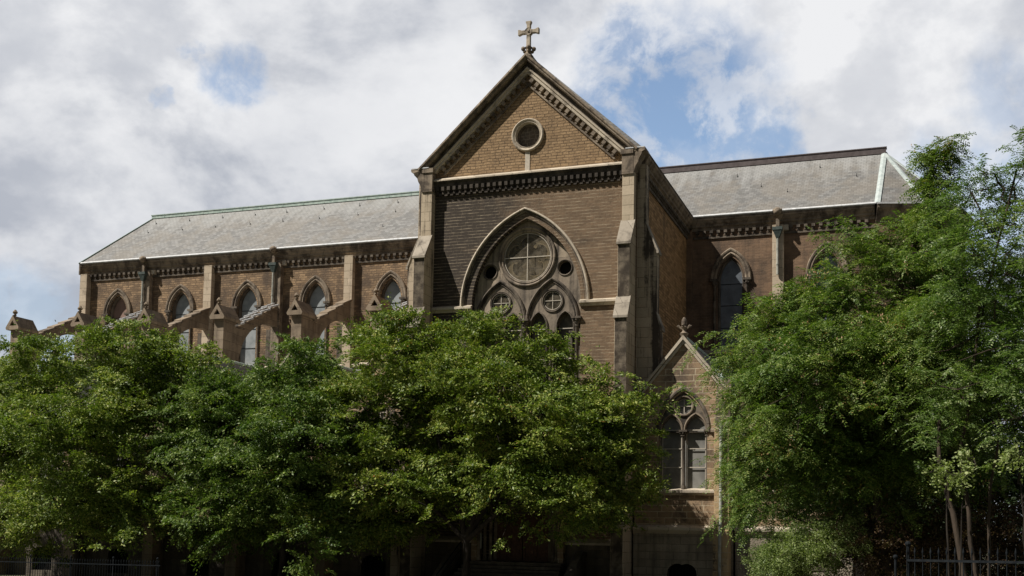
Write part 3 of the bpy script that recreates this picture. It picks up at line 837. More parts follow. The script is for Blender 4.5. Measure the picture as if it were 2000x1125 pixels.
def cler_window(c, pane, hood='mould', ybar='bar_dark'):
    e = empty('clerestory_window', (c, YN, W_B), church)
    def tf(x_, y_, z_): return (x_, y_, z_-W_B)
    mb = MB()
    arch_mould(mb, 0, W_S, W_A, W_H, [(.46, .0), (.46, -.12), (.40, -.17), (.32, -.15), (.28, -.08), (.22, -.10), (.16, -.12), (.10, -.05), (.06, .02), (0, .06), (0, .2), (.1, .3), (.46, .3)], n=12, tf=tf)
    P(mb, 'hood_mould', hood, e, smooth=40)
    mb = MB()
    arch_mould(mb, 0, W_S, W_A-.12, W_H-.12, [(.13, .16), (.06, .12), (0, .2), (0, .5), (.13, .5)], n=12, zb=W_B, tf=tf)
    P(mb, 'jamb', 'dark_stone', e, smooth=40)
    for sx in (-1, 1):
        mb = MB()
        x_ = sx*(W_A+.20)
        mb.box(x_-.26, x_+.26, -.24, .1, W_S-.14-W_B, W_S-W_B)
        mb.lathe((x_, -.05, 0), [(.10, .1), (.10, .2), (.075, .28), (.075, 3.75), (.10, 3.78), (.09, 3.85), (.12, 4.0), (.19, 4.2), (.19, 4.25)], 10)
        for a_ in range(7):
            t = a_*math.pi*2/7; mb.ball((x_+.16*math.cos(t), -.05+.16*math.sin(t), 4.08), .055, 6)
        mb.box(x_-.15, x_+.15, -.22, .1, 0, .11)
        P(mb, 'colonnette', 'dark_stone', e, smooth=50)
    pts_ = arch(0, W_S, W_A-.1, W_H-.1, 0, 12, W_B)
    mb = MB(); mb.plate([(a, b-W_B) for a, b in pts_], [], .40, .43); P(mb, 'pane', pane, e)
    mb = MB()
    for z_ in (4.1, 2.75, 1.35): mb.box(-.7, .7, .375, .40, z_, z_+.04)
    P(mb, 'glazing_bar', 'iron', e)
    mb = MB(); mb.sweepX([(.4, .1), (-.22, .0), (-.22, -.12), (-.1, -.2), (0.05, -.2), (.4, -.1)], -.95, .95); P(mb, 'sill', 'light_mould', e)
    return e
w0 = cler_window(ncx[1], 'pane')
for c in ncx[2:]: dup(w0, church, (c, YN, W_B))
cler_window(ncx[0], 'board')
w1 = cler_window(ccx[0], 'pane_dark'); dup(w1, church, (ccx[1], YN, W_B))

# pale saint-like rings on the choir glass (old leading patches)
mb = MB()
for (x_, z_, r_) in ((8.62, 20.0, .1), (8.62, 19.72, .1), (8.85, 18.45, .12), (8.45, 18.25, .1)):
    ring_mould(mb, x_, z_, [(r_, YN+.385), (r_, YN+.395), (r_-.03, YN+.395), (r_-.03, YN+.385)], 16)
P(mb, 'glass_patch', plain('faint_leading', (.14, .16, .18), (.2, .22, .24), 4.))

mb = cornice_run(0, '', 'mould', '', 'x', -40.5, -6.3, YN, -1); P(mb, 'gutter', 'gutter')
mb = cornice_run(0, '', 'mould', '', 'x', 6.3, 17.25, YN, -1); P(mb, 'gutter', 'gutter')
mb = MB(); mb.box(-40.62, -40.5, YN-.45, 24, 22.42, ZE+.07); P(mb, 'west_cornice', 'mould')

# pilasters, downpipes
def pilaster(x0, x1, m='ashlar', d=.42, z0=14.0, z1=22.42):
    mb = MB(); mb.box(x0, x1, YN-d, YN+.0, z0, z1); return P(mb, 'pilaster', m, bevel=.012)
pilaster(-40.42, -39.78, d=.5)
for x_, m_ in ((-34.45, 'mould'), (-29.06, 'ashlar'), (-23.3, 'mould'), (-17.6, 'ashlar'), (11.62, 'ashlar')):
    pilaster(x_-.33, x_+.33, m_)
mb = MB(); mb.box(6.0, 6.35, YN-.3, YN, 9, 22.42); P(mb, 'corner_strip', 'choir')

def downpipe(x_, z0, hop=22.0):
    e = empty('downpipe', (x_, YN-.55, 0), church)
    mb = MB(); mb.tube([(0, 0, z0), (0, 0, hop-.3)], [.085, .085], 10)
    z_ = z0+.6
    while z_ < hop-.6: mb.tube([(0, 0, z_), (0, 0, z_+.1)], [.11, .11], 10); z_ += 1.6
    P(mb, 'pipe', 'pipe', e, smooth=50)
    mb = MB(); mb.loft([[(-a, -b, z_), (a, -b, z_), (a, b, z_), (-a, b, z_)] for a, b, z_ in ((.09, .09, hop-.45), (.27, .2, hop+.02), (.30, .22, hop+.03), (.30, .22, hop+.22), (.24, .18, hop+.22))])
    P(mb, 'hopper', 'hopper', e)
    mb = MB(); mb.box(-.10, .10, -.05, .2, hop+.2, hop+.75)
    mb.ball((0, -.12, hop+1.18), .25, 10); mb.ball((0, -.3, hop+1.12), .14, 8); mb.ball((-.2, -.14, hop+1.25), .1, 6); mb.ball((.2, -.14, hop+1.25), .1, 6)
    P(mb, 'gargoyle_head', 'mould', e, smooth=60)
    return e
dp = downpipe(-34.62, 19.3); dup(dp, church, (-23.5, YN-.55, 0)); dup(dp, church, (11.62, YN-.55, 0))
# stepped shoulder stones beside the piped pilasters
mb = MB()
for x_ in (-34.45, -23.3, 11.62): mb.box(x_+.33, x_+.62, YN-.3, YN+.02, 22.1, 22.42)
P(mb, 'shoulder_stone', 'light_mould')
# clerestory sill ledge
mb = MB()
mb.sweepX([(YN+.02, 14.95), (YN-.35, 14.78), (YN-.35, 14.62), (YN-.2, 14.55), (YN+.02, 14.5)], -40.3, -6.0)
mb.sweepX([(YN+.02, 14.95), (YN-.35, 14.78), (YN-.35, 14.62), (YN-.2, 14.55), (YN+.02, 14.5)], 6.4, 17.3)
P(mb, 'clerestory_sill', 'light_mould')
# flat dark slabs painting the shade of passage openings at the pilasters
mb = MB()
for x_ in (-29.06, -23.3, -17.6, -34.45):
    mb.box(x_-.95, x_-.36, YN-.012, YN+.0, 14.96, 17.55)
P(mb, 'passage_shade_slab', 'dark_stone')

# ---- nave roof
NR = 5.4
eL, eR = -40.55, 17.4
mb = MB()
t = .12
A = [(eL, YR-NR-.06, ZE+.06), (eR, YR-NR-.06, ZE+.06), (17.7, YR, RZ), (-38.1, YR, RZ), (eL, YR+NR+.06, ZE+.06), (eR, YR+NR+.06, ZE+.06)]
nx = -6.2
mb.add([A[0], (nx, A[0][1], A[0][2]), (nx, YR, RZ), A[3]], [(0, 1, 2, 3)])
mb.add([A[0], A[3], A[4]], [(0, 1, 2)])
mb.add([A[4], A[3], A[2], A[5]], [(0, 1, 2, 3)])
P(mb, 'nave_roof', 'slate')
mb = MB(); mb.add([(6.2, A[1][1], A[1][2]), A[1], A[2], (0, YR, RZ), (0, YR-5, 23.6)], [(0, 1, 2, 3), (0, 3, 4)]);
cr_ = []
for i in range(7):
    a_ = R(-90+30*i); cr_.append((17.4+(NR+.06)*math.cos(a_), YR+(NR+.06)*math.sin(a_), ZE+.06))
mb.add([A[2]]+cr_, [(0, i+1, i+2) for i in range(6)])
P(mb, 'choir_roof', 'slate_choir')
def roll(a, b, r_, m, name, n=8, flat=None):
    mb = MB()
    if flat:
        a, b = Vector(a), Vector(b); d_ = (b-a).normalized(); s_ = d_.cross(Vector(flat)).normalized()*r_; u_ = Vector(flat).normalized()*.05
        mb.loft([[tuple(p_-s_), tuple(p_+s_), tuple(p_+s_+u_), tuple(p_+u_*1.8), tuple(p_-s_+u_)] for p_ in (a-u_*.2, b-u_*.2)])
    else: mb.tube([a, b], [r_]*2, n)
    return P(mb, name, m)
for i in range(7):
    roll(tuple(Vector(A[2])+Vector((0, 0, .0))), cr_[i], .17 if i < 3 else .1, 'lead', 'hip_flashing', flat=(math.cos(R(-90+30*i))*.6, math.sin(R(-90+30*i))*.6, .8))
roll(A[0], A[3], .10, 'copper', 'hip_flashing', flat=(-.6, -.5, .6))
for i in range(7):
    if i < 6:
        p0, p1 = Vector(cr_[i]), Vector(cr_[i+1]); n_ = ((p0+p1)/2-Vector((17.4, YR, ZE))).normalized()
        mb = MB(); mb.loft([[tuple(p_+n_*.12+Vector((0, 0, -.06))), tuple(p_+n_*.12+Vector((0, 0, .03))), tuple(p_-n_*.2+Vector((0, 0, .03))), tuple(p_-n_*.2+Vector((0, 0, -.06)))] for p_ in (p0, p1)]); P(mb, 'gutter', 'gutter')
        mb = MB(); q0, q1 = p0-n_*.1, p1-n_*.1
        mb.loft([[(*(p_+n_*.05).xy, ZE-.01), (*(p_+n_*.05).xy, 23.0), (*(p_-n_*.18).xy, 22.8), (*(p_-n_*.35).xy, 22.4), (*(p_-n_*.5).xy, 22.1), (*(p_-n_*.8).xy, 22.1), (*(p_-n_*.8).xy, ZE-.01)] for p_ in (p0, p1)]); P(mb, 'cornice', 'mould')
        mb = MB(); mb.loft([[(*(p_-n_*.45).xy, 0), (*(p_-n_*.45).xy, 22.4), (*(p_-n_*.9).xy, 22.4), (*(p_-n_*.9).xy, 0)] for p_ in (p0, p1)]); P(mb, 'apse_wall', 'choir')
mb = MB()
for xa, xb in ((-40.45, -6.25), (6.25, 17.35)):
    y0, z0 = YR-NR-.10, ZE+.05; k_ = (RZ-ZE)/NR
    mb.loft([[(q, y0, z0), (q, y0, z0+.035), (q, y0+.07, z0+.07*k_+.05), (q, y0+.07, z0+.07*k_)] for q in (xa, xb)])
P(mb, 'eaves_flashing', 'gutter')
# ridges
mb = MB(); mb.box(-38.2, -4.5, YR-.16, YR+.16, RZ-.06, RZ+.17); mb.box(-38.25, -4.5, YR-.2, YR+.2, RZ+.17, RZ+.23)
x_ = -37.
while x_ < -5: mb.box(x_, x_+.04, YR-.175, YR+.175, RZ-.06, RZ+.175); x_ += 1.8
P(mb, 'ridge_cap', 'copper')
mb = MB(); mb.box(1.0, 17.8, YR-.2, YR+.2, RZ-.1, RZ+.28); mb.box(1.0, 17.85, YR-.24, YR+.24, RZ+.28, RZ+.34)
P(mb, 'ridge_cap', 'brown_ridge')
# snow hooks on the slates
hk = None
rng = random.Random(3)
for row, (zf, x0, x1) in enumerate(((.30, -37.5, -9.), (.62, -37, -9), (.84, -37.2, -9))):
    x_ = x0
    while x_ < x1:
        y_ = (YR-NR)+NR*zf; z_ = ZE+.06+(RZ-ZE)*zf
        if row == 0 and rng.random() < .72: x_ += 3.1; continue
        if hk is None:
            mb = MB(); mb.tube([(0, 0, 0), (0, -.07, .03), (0, -.11, .12), (.02, -.07, .16)], [.014]*4, 5); mb.box(-.025, .025, -.04, .02, -.14, .02); hk = P(mb, 'snow_hook', 'iron'); hk.location = (x_, y_, z_+.03)
        else: dup(hk, church, (x_, y_, z_+.03))
        x_ += 2.75+rng.random()*.5
for (x_, zf) in ((8.6, .75), (10.3, .5), (13.8, .8), (16.1, .55), (12, .35)): dup(hk, church, (x_, YR-NR+NR*zf, ZE+.09+(RZ-ZE)*zf))

# ---- flying buttresses
def flyer(xc, metal, parent=church, name='flying_buttress', back=YN-.4):
    e = empty(name, (xc, 0, 0), parent)
    Y0, Y1 = 7.85, back
    def top(y): return 16.55+(y-7.85)*(19.2-16.55)/(13.3-7.85)
    mb = MB()
    N = 14; up_ = []; lo_ = []
    for i in range(N+1):
        y = Y0+(Y1-Y0)*i/N
        up_.append((y, top(y)))
        tt = min(1, max(0, (y-8.55)/(12.7-8.55)))
        zi = 13.6 if y < 8.55 else 14.2+3.45*math.sqrt(max(0, 1-(1-tt)**2))
        lo_.append((y, min(zi, top(y)-.45)))
    pts_ = up_+lo_[::-1]
    # voussoir strip rings
    rings = [[(-.23, a[0], a[1]), (.23, a[0], a[1]), (.23, b[0], b[1]), (-.23, b[0], b[1])] for a, b in zip(up_, lo_)]
    mb.loft(rings); P(mb, 'arch', 'flyer', e)
    # pier
    mb = MB(); mb.box(-.37, .37, 6.5, 7.95, 9.5, 16.95); P(mb, 'pier', 'flyer', e, bevel=.015)
    # gabled cap
    mb = MB()
    mb.loft([[(-.5, y_, 16.95), (.5, y_, 16.95), (.56, y_, 17.05), (.56, y_, 17.13), (-.56, y_, 17.13), (-.56, y_, 17.05)] for y_ in (6.22, 8.2)])
    mb.plate([(-.56, 17.13), (.56, 17.13), (0, 17.98)], [[(-.24, 17.24), (.24, 17.24), (0, 17.62)]], 6.22, 6.42)
    mb.loft([[(-.54, y_, 17.132), (.54, y_, 17.132), (.02, y_, 17.94), (-.02, y_, 17.94)] for y_ in (6.43, 8.15)])
    c_ = P(mb, 'pinnacle', 'flyer', e)
    mb = MB(); mb.loft([[(-.26, y_, 17.2), (.26, y_, 17.2), (0, y_, 17.66)] for y_ in (6.40, 6.425)]); P(mb, 'pediment_recess', 'black', c_)
    mb = MB(); mb.lathe((0, 6.45, 17.9), [(.09, -.1), (.07, .06), (.12, .12), (.07, .18), (.15, .26), (.17, .33), (.11, .42), (.05, .5)], 8)
    for a_ in range(4): mb.ball((.13*math.cos(a_*math.pi/2), 6.45+.13*math.sin(a_*math.pi/2), 18.2), .075, 6)
    P(mb, 'finial', 'flyer', c_)
    # stepped coping
    n = 5
    for i in range(n):
        y0 = Y0+.1+(Y1-Y0-.1)*i/n; y1 = Y0+.1+(Y1-Y0-.1)*(i+1)/n
        mb = MB(); za, zb_ = top(y0)+.05, top(y1)+.0
        if not metal:
            mb.loft([[(q, y0-.12, za-.02), (q, y0-.12, za+.14), (q, y1, zb_+.14), (q, y1, zb_-.04)] for q in (-.33, .33)])
            P(mb, 'coping', 'mould' if i % 2 else 'flyer', e, bevel=.01)
        else:
            mb.loft([[(q, y0-.12, za+.03), (q, y0-.12, za+.09), (q, y1+.02, za+.12), (q, y1+.02, za+.06)] for q in (-.34, .34)])
            cp = P(mb, 'coping', 'mould', e)
            for q in (-.33, .33):
                mb = MB(); mb.tube([(q, y0-.16, za+.10), (q, y1-.1, za+.10+(zb_-za)*.82)], [.07, .07], 6); P(mb, 'metal_rail', 'gutter', cp)
            mb = MB(); mb.tube([(-.05, y0-.0, za+.24), (-.05, y1+.1, za+.26+(zb_-za)*.9)], [.05, .05], 6); mb.box(-.09, 0, y0+.3, y0+.38, za+.05, za+.34); P(mb, 'metal_rail', 'gutter', cp)
    return e
f0 = flyer(-29.06, False)
dup(f0, church, (-17.6, 0, 0)); dup(f0, church, (-40.1, 0, 0))
f1 = flyer(-34.5, True)
dup(f1, church, (-23.35, 0, 0)); dup(f1, church, (-12.0, 0, 0))

# ---- aisle chapels: one gabled front per bay
def chapel_front(xc, x0, x1, YA=YA, lit=True):
    e = empty('chapel', (xc, 0, 0), church)
    l, r_ = x0-xc, x1-xc
    hw = 2.05; za = 13.5; ze = 10.75
    mb = MB()
    mb.plate([(l, 3.9), (r_, 3.9), (r_, ze), (hw, ze), (0, za-.12), (-hw, ze), (l, ze)], [arch(0, 8.72, 1.22, 2.05, 0, 12, 5.75)], YA, YA+.6)
    w_ = P(mb, 'wall', 'chapel', e)
    mb = MB(); mb.plate([(l, 0), (r_, 0), (r_, 3.7), (l, 3.7)], [arch(0, 1.55, .75, .45, 0, 6, .6)], YA-.15, YA+.6); P(mb, 'plinth', 'plinth' if YA > 0 else 'plinth_unshaded', e)
    mb = MB(); mb.box(-.8, .8, YA+.3, YA+.34, .5, 2.05); P(mb, 'cellar_window', 'black', e)
    mb = MB()
    for i in range(9): mb.box(-.68+i*.165, -.655+i*.165, YA+.05, YA+.075, .6, 2.0)
    P(mb, 'window_grille', 'iron', e)
    mb = MB(); mb.sweepX([(YA+.02, 4.0), (YA-.2, 3.9), (YA-.32, 3.86), (YA-.32, 3.74), (YA-.22, 3.62), (YA-.16, 3.55), (YA+.02, 3.55)], l, r_); P(mb, 'plinth_string', 'light_mould', e)
    mb = MB()
    for a_, b_ in ((l, -1.42), (1.42, r_)): mb.sweepX([(YA+.02, 8.92), (YA-.1, 8.88), (YA-.2, 8.8), (YA-.2, 8.68), (YA-.08, 8.58), (YA+.02, 8.55)], a_, b_)
    P(mb, 'impost_string', 'mould', e)
    mb = MB(); mb.sweepX([(YA+.3, 5.87), (YA-.2, 5.75), (YA-.2, 5.63), (YA-.08, 5.5), (YA+.3, 5.5)], -1.6, 1.7); P(mb, 'sill', 'light_mould', e)
    # coping
    mb = MB()
    for sg in (-1, 1):
        q = [(sg*(hw+.28), ze-.10), (sg*(hw+.28), ze+.06), (0, za+.16), (0, za-.06)]
        mb.loft([[(a, y_, b) for a, b in q] for y_ in (YA-.22, YA+.35)])
        q = [(sg*(hw+.2), ze-.25), (sg*(hw+.2), ze-.104), (0, za-.065), (0, za-.27)]
        mb.loft([[(a, y_, b) for a, b in q] for y_ in (YA-.12, YA+.02)])
    P(mb, 'coping', 'light_mould', e)
    # roof
    mb = MB()
    for sg in (-1, 1): mb.add([(sg*(hw+.2), YA+.35, ze+.0), (0, YA+.35, za+.1), (0, 9.5, za+.1), (sg*(hw+.2), 9.5, ze+.0)], [(0, 1, 2, 3)])
    rf = P(mb, 'roof', 'slate', e)
    mb = MB(); mb.tube([(0, YA+.3, za+.13), (0, 9.5, za+.13)], [.09, .09], 8); P(mb, 'ridge_roll', 'copper', rf)
    # finial
    mb = MB(); mb.lathe((0, YA+.1, za), [(.16, -.05), (.14, .14), (.22, .22), (.24, .28), (.14, .34), (.09, .42), (.10, .55), (.16, .6), (.13, .64), (.12, .68), (.15, .8), (.13, .98), (.06, 1.1), (.01, 1.13)], 10)
    for a_ in range(4):
        t = a_*math.pi/2
        mb.tube([(.08*math.cos(t), YA+.1+.08*math.sin(t), za+.5), (.2*math.cos(t), YA+.1+.2*math.sin(t), za+.58), (.3*math.cos(t), YA+.1+.3*math.sin(t), za+.68), (.36*math.cos(t), YA+.1+.36*math.sin(t), za+.64)], [.05, .06, .07, .05], 6)
    P(mb, 'finial', 'mould', e, smooth=50)
    # window
    w = e
    yt = YA+.12
    mb = MB(); arch_mould(mb, 0, 8.8, 1.2, 2.05, [(.20, YA), (.2, YA-.05), (.14, YA-.1), (.06, YA-.09), (0, YA), (-.02, YA+.12), (.0, YA+.3), (.2, YA+.2)], n=14); P(mb, 'hood_mould', 'dark_stone', w, smooth=40)
    mb = MB(); arch_mould(mb, 0, 8.8, 1.4, 2.28, [(.30, YA+.01), (.32, YA-.03), (.0, YA-.03), (0, YA+.01)], n=14); P(mb, 'voussoirs', 'chapel', w)
    mb = MB()
    mb.plate(arch(0, 8.8, 1.23, 2.07, 0, 14, 8.7), [circ(0, 10.05, .42, 28), arch(-.62, 8.73, .50, .78, 0, 8), arch(.62, 8.73, .50, .78, 0, 8)], yt, yt+.2)
    P(mb, 'tracery', 'dark_stone', w)
    mb = MB(); ring_mould(mb, 0, 10.05, [(.54, yt), (.52, yt-.08), (.47, yt-.09), (.42, yt-.02), (.42, yt+.18), (.54, yt+.1)], 32)
    for sx in (-1, 1): arch_mould(mb, sx*.62, 8.8, .50, .78, [(.13, yt+.02), (.11, yt-.08), (.05, yt-.1), (.0, yt-.02), (0, yt+.1), (.13, yt+.1)], n=8)
    P(mb, 'tracery_mouldings', 'mould', w, smooth=40)
    mb = MB(); column(mb, 0, yt-.02, 5.8, 8.82, .085, .35)
    for sx in (-1, 1): column(mb, sx*1.2, yt-.06, 5.8, 8.82, .06, .3)
    P(mb, 'mullion', 'dark_stone', w, smooth=50)
    mb = MB(); mb.box(-1.24, 1.24, yt+.2, yt+.24, 5.7, 10.9); P(mb, 'pane', 'chapel_pane', w)
    mb = MB()
    for sx in (-1, 1):
        for z_ in (8.8, 7.85, 6.9): mb.box(sx*.62-.5, sx*.62+.5, yt+.10, yt+.13, z_, z_+.045)
        for q in (.13, 1.1): mb.box(sx*q-.02, sx*q+.02, yt+.131, yt+.16, 5.8, 8.8)
    mb.box(-.42, .42, yt+.12, yt+.15, 10.03, 10.07); mb.box(-.02, .02, yt+.1, yt+.119, 9.64, 10.46)
    ring_mould(mb, 0, 10.02, [(.40, yt+.1), (.40, yt+.14), (.375, yt+.14), (.375, yt+.1)], 28)
    P(mb, 'glazing_bar', 'bar', w)
    return e
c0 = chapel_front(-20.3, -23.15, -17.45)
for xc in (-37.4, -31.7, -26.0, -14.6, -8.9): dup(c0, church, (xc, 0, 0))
YB = -.2
for xc_, x0_, x1_ in ((8.5, 6.0, 11.05), (13.9, 11.05, 16.6)):
    e = chapel_front(xc_, x0_, x1_, YB); e.scale = (.98, 1, .98); e.location.z = .07
for i, xc in enumerate([-40.25, -34.55, -28.85, -23.15, -17.45, -11.75, -6.6, 10.55]):
    mb = MB(); YA = 1.0 if xc < 0 else YB
    mb.loft([[(q, YA+.05, 0), (q, YA-1.15, 0), (q, YA-1.15, 3.55), (q, YA-.85, 3.95), (q, YA-.85, 8.6), (q, YA-.5, 9.4), (q, YA-.5, 10.2), (q, YA+.0, 11.2), (q, YA+.05, 11.2)] for q in (xc-.36, xc+.36)])
    P(mb, 'chapel_buttress', 'sand' if xc > 6 else 'flyer', bevel=.015)
    if xc > 8: 
        mb = MB(); mb.tube([(xc-.02, YA-1.26, .2), (xc-.02, YA-1.26, 3.4), (xc-.02, YA-1.0, 4.1), (xc-.02, YA-.96, 9.0)], [.085]*4, 10)
        P(mb, 'drainpipe', 'pipe', smooth=50)
mb = MB(); mb.tube([(5.1, -.48, .2), (5.1, -.48, 2.75)], [.09]*2, 10); mb.ball((5.1, -.48, 2.85), .14); P(mb, 'drainpipe', 'brown_pipe', smooth=50)
mb = MB(); mb.tube([(-1.9+.0, -.9, 2.6), (-1.9, -.9, 3.4)], [.05]*2, 8); P(mb, 'lamp_stub', 'pipe')
YA = 1.0
# lean-to aisle roofs
mb = MB(); mb.loft([[(q, YA+.35, 10.7), (q, YN-.1, 14.5), (q, YN-.1, 14.3), (q, YA+.35, 10.5)] for q in (-40.3, -6.05)]); mb.loft([[(q, YA+.35, 10.7), (q, YN-.1, 14.4), (q, YN-.1, 14.2), (q, YA+.35, 10.5)] for q in (6.05, 16.5)])
P(mb, 'aisle_roof', 'slate')
mb = MB(); mb.box(9.95, 10.35, YB+.65, YB+1.1, 10.6, 11.7); mb.box(9.9, 10.4, YB+.6, YB+1.15, 11.7, 11.8); P(mb, 'roof_cistern', 'copper')
mb = MB(); mb.box(-40.3, -39.7, YA+.6, YN, 0, 10.6); mb.box(16.0, 16.6, YA+.6, YN, 0, 10.6); P(mb, 'aisle_end_wall', 'nave')

# ================================================================ TREES
def leaf_mesh(name, V, m, parent):
    """V: (n, 4, 3) array of leaf quads"""
    n = len(V); me = bpy.data.meshes.new(name)
    me.vertices.add(n*4); me.vertices.foreach_set('co', V.reshape(-1).astype(np.float32))
    me.loops.add(n*4); me.loops.foreach_set('vertex_index', np.arange(n*4, dtype=np.int32))
    me.polygons.add(n); me.polygons.foreach_set('loop_start', np.arange(0, n*4, 4, dtype=np.int32))
    me.polygons.foreach_set('loop_total', np.full(n, 4, dtype=np.int32))
    me.update(calc_edges=True); me.validate()
    me.materials.append(m)
    o = bpy.data.objects.new(name, me); COL.objects.link(o)
    if parent: o.parent = parent
    return o


def unit(a): return a/np.maximum(np.linalg.norm(a, axis=-1, keepdims=True), 1e-6)


def rhomb(c, t, nrm, L, Wd):
    """leaf quads from centres c, axis t, normal nrm"""
    w = unit(np.cross(nrm, t)); L = L[:, None]; Wd = Wd[:, None]
    return np.stack([c-t*L*.5, c+w*Wd*.5-t*L*.06, c+t*L*.5, c-w*Wd*.5-t*L*.06], 1)


def spray_centres(rs, blobs, axis, n, inner=.4, low=.35, clump=8, spread=(.62, .62, .24)):
    """sprays gather in flattened clumps that hang round each limb end, with gaps between them"""
    vol = np.array([b[3]*b[4]*b[5] for b in blobs])**.72; cnt = np.maximum(2, (n/clump*vol/vol.sum()).astype(int))
    C, O, Bi = [], [], []
    for i, (b, k_) in enumerate(zip(blobs, cnt)):
        d = unit(rs.normal(size=(k_*4, 3))); keep = (d[:, 2] > -.35) | (rs.random(k_*4) < low); d = d[keep][:k_]
        r_ = (inner+(1-inner)*rs.random(len(d))**.6)*(1+.14*rs.normal(size=len(d)))
        p = d*r_[:, None]*np.array(b[3:6])+np.array(b[:3])
        o = unit(d*np.array([1, 1, .55])+.7*unit((np.array(b[:3])-np.array(axis))*np.array([1, 1, .3])))
        m_ = rs.randint(int(clump*.5), int(clump*1.6)+1, len(p)); idx = np.repeat(np.arange(len(p)), m_)
        q = rs.normal(size=(len(idx), 3)); sz = (.7+.6*rs.random((len(p), 1)))[idx]
        # a clump is a shelf that dips towards its rim
        off = q*np.array(spread)*sz*min(1., np.mean(b[3:6])/1.2+.25)
        off[:, 2] -= .22*(off[:, 0]**2+off[:, 1]**2)
        C.append(p[idx]+off); O.append(unit(o[idx]+unit(off+1e-5)*np.array([.8, .8, .2]))); Bi.append(np.full(len(idx), i))
    return np.concatenate(C), np.concatenate(O), np.concatenate(Bi)


def layered_leaves(rs, C, O, per, L=.15, Wd=.066, reach=.58, droop=.22):
    n = len(C)*per
    c = np.repeat(C, per, 0); o = np.repeat(O, per, 0)
    oh = unit(o*np.array([1, 1, .45])+np.repeat(rs.normal(size=(len(C), 3))*np.array([.45, .45, .30]), per, 0))
    lift = np.repeat(.25*rs.normal(size=(len(C), 1)), per, 0)
    side = unit(np.cross(oh, np.array([0, 0, 1.])+np.repeat(rs.normal(size=(len(C), 3))*.38, per, 0))); nup = unit(np.cross(side, oh))
    sc = np.repeat(.65+.7*rs.random((len(C), 1)), per, 0)
    u = rs.random((n, 1))**.8; v = rs.normal(size=(n, 1))*.32*(.35+u)
    # leaves gather on a few twigs in each spray
    v = v+.18*np.sign(v)*(np.abs(np.sin(v*9))-.5)*.5
    p = c+oh*(u-.35)*reach*1.5*sc+side*v*reach*1.6*sc+nup*(rs.normal(size=(n, 1))*.055-droop*(u**2+.8*v**2)*sc+lift*u*.6)
    nr = unit(nup+.55*rs.normal(size=(n, 3)))
    t = unit(oh+side*np.sign(v)*.7+rs.normal(size=(n, 3))*.35); t = unit(t-nr*(t*nr).sum(1, keepdims=True)); t = unit(t-np.array([0, 0, .22]))
    s = .55+.85*rs.random(n)
    return rhomb(p, t, nr, L*s, Wd*s)


def pinnate_leaves(rs, C, O, per, pairs=7, Lr=.32, l=.078, w=.032, reach=.5):
    n = len(C)*per
    c = np.repeat(C, per, 0); o = np.repeat(O, per, 0)
    oo = unit(o*np.array([1, 1, .5])+np.repeat(rs.normal(size=(len(C), 3))*.5, per, 0))
    q_ = (np.tile(np.arange(per), len(C))[:, None]+.5)/per
    tl = np.repeat(.5+.6*rs.random((len(C), 1)), per, 0)*reach*1.7
    base = c+oo*(q_-.35)*tl-np.array([0, 0, 1.])*(q_**2)*tl*.38+rs.normal(size=(n, 3))*.05
    sd = unit(np.cross(oo, np.array([0, 0, 1.])))*np.where(np.tile(np.arange(per), len(C))[:, None] % 2, 1., -1.)
    d = unit(oo*.55+sd*.9+rs.normal(size=(n, 3))*.28+np.array([0, 0, -.25])*(.4+q_))
    side = unit(np.cross(d, np.array([0, 0, 1.])+.3*rs.normal(size=(n, 3)))); nr = unit(np.cross(side, d))
    sc = (.7+.6*rs.random((n, 1)))
    out = []
    for k_ in range(pairs):
        f_ = (k_+.8)/pairs
        q = base+d*f_*Lr*sc-np.array([0, 0, 1.])*(f_**2)*.10*sc
        for sgn in (-1, 1):
            t = unit(side*sgn+d*.45+.18*rs.normal(size=(n, 3))-np.array([0, 0, .25]))
            out.append(rhomb(q+t*l*.5*sc, t, unit(nr+.35*rs.normal(size=(n, 3))), (l*sc*(1-.3*abs(f_-.5)))[:, 0], (w*sc)[:, 0]))
    return np.concatenate(out)


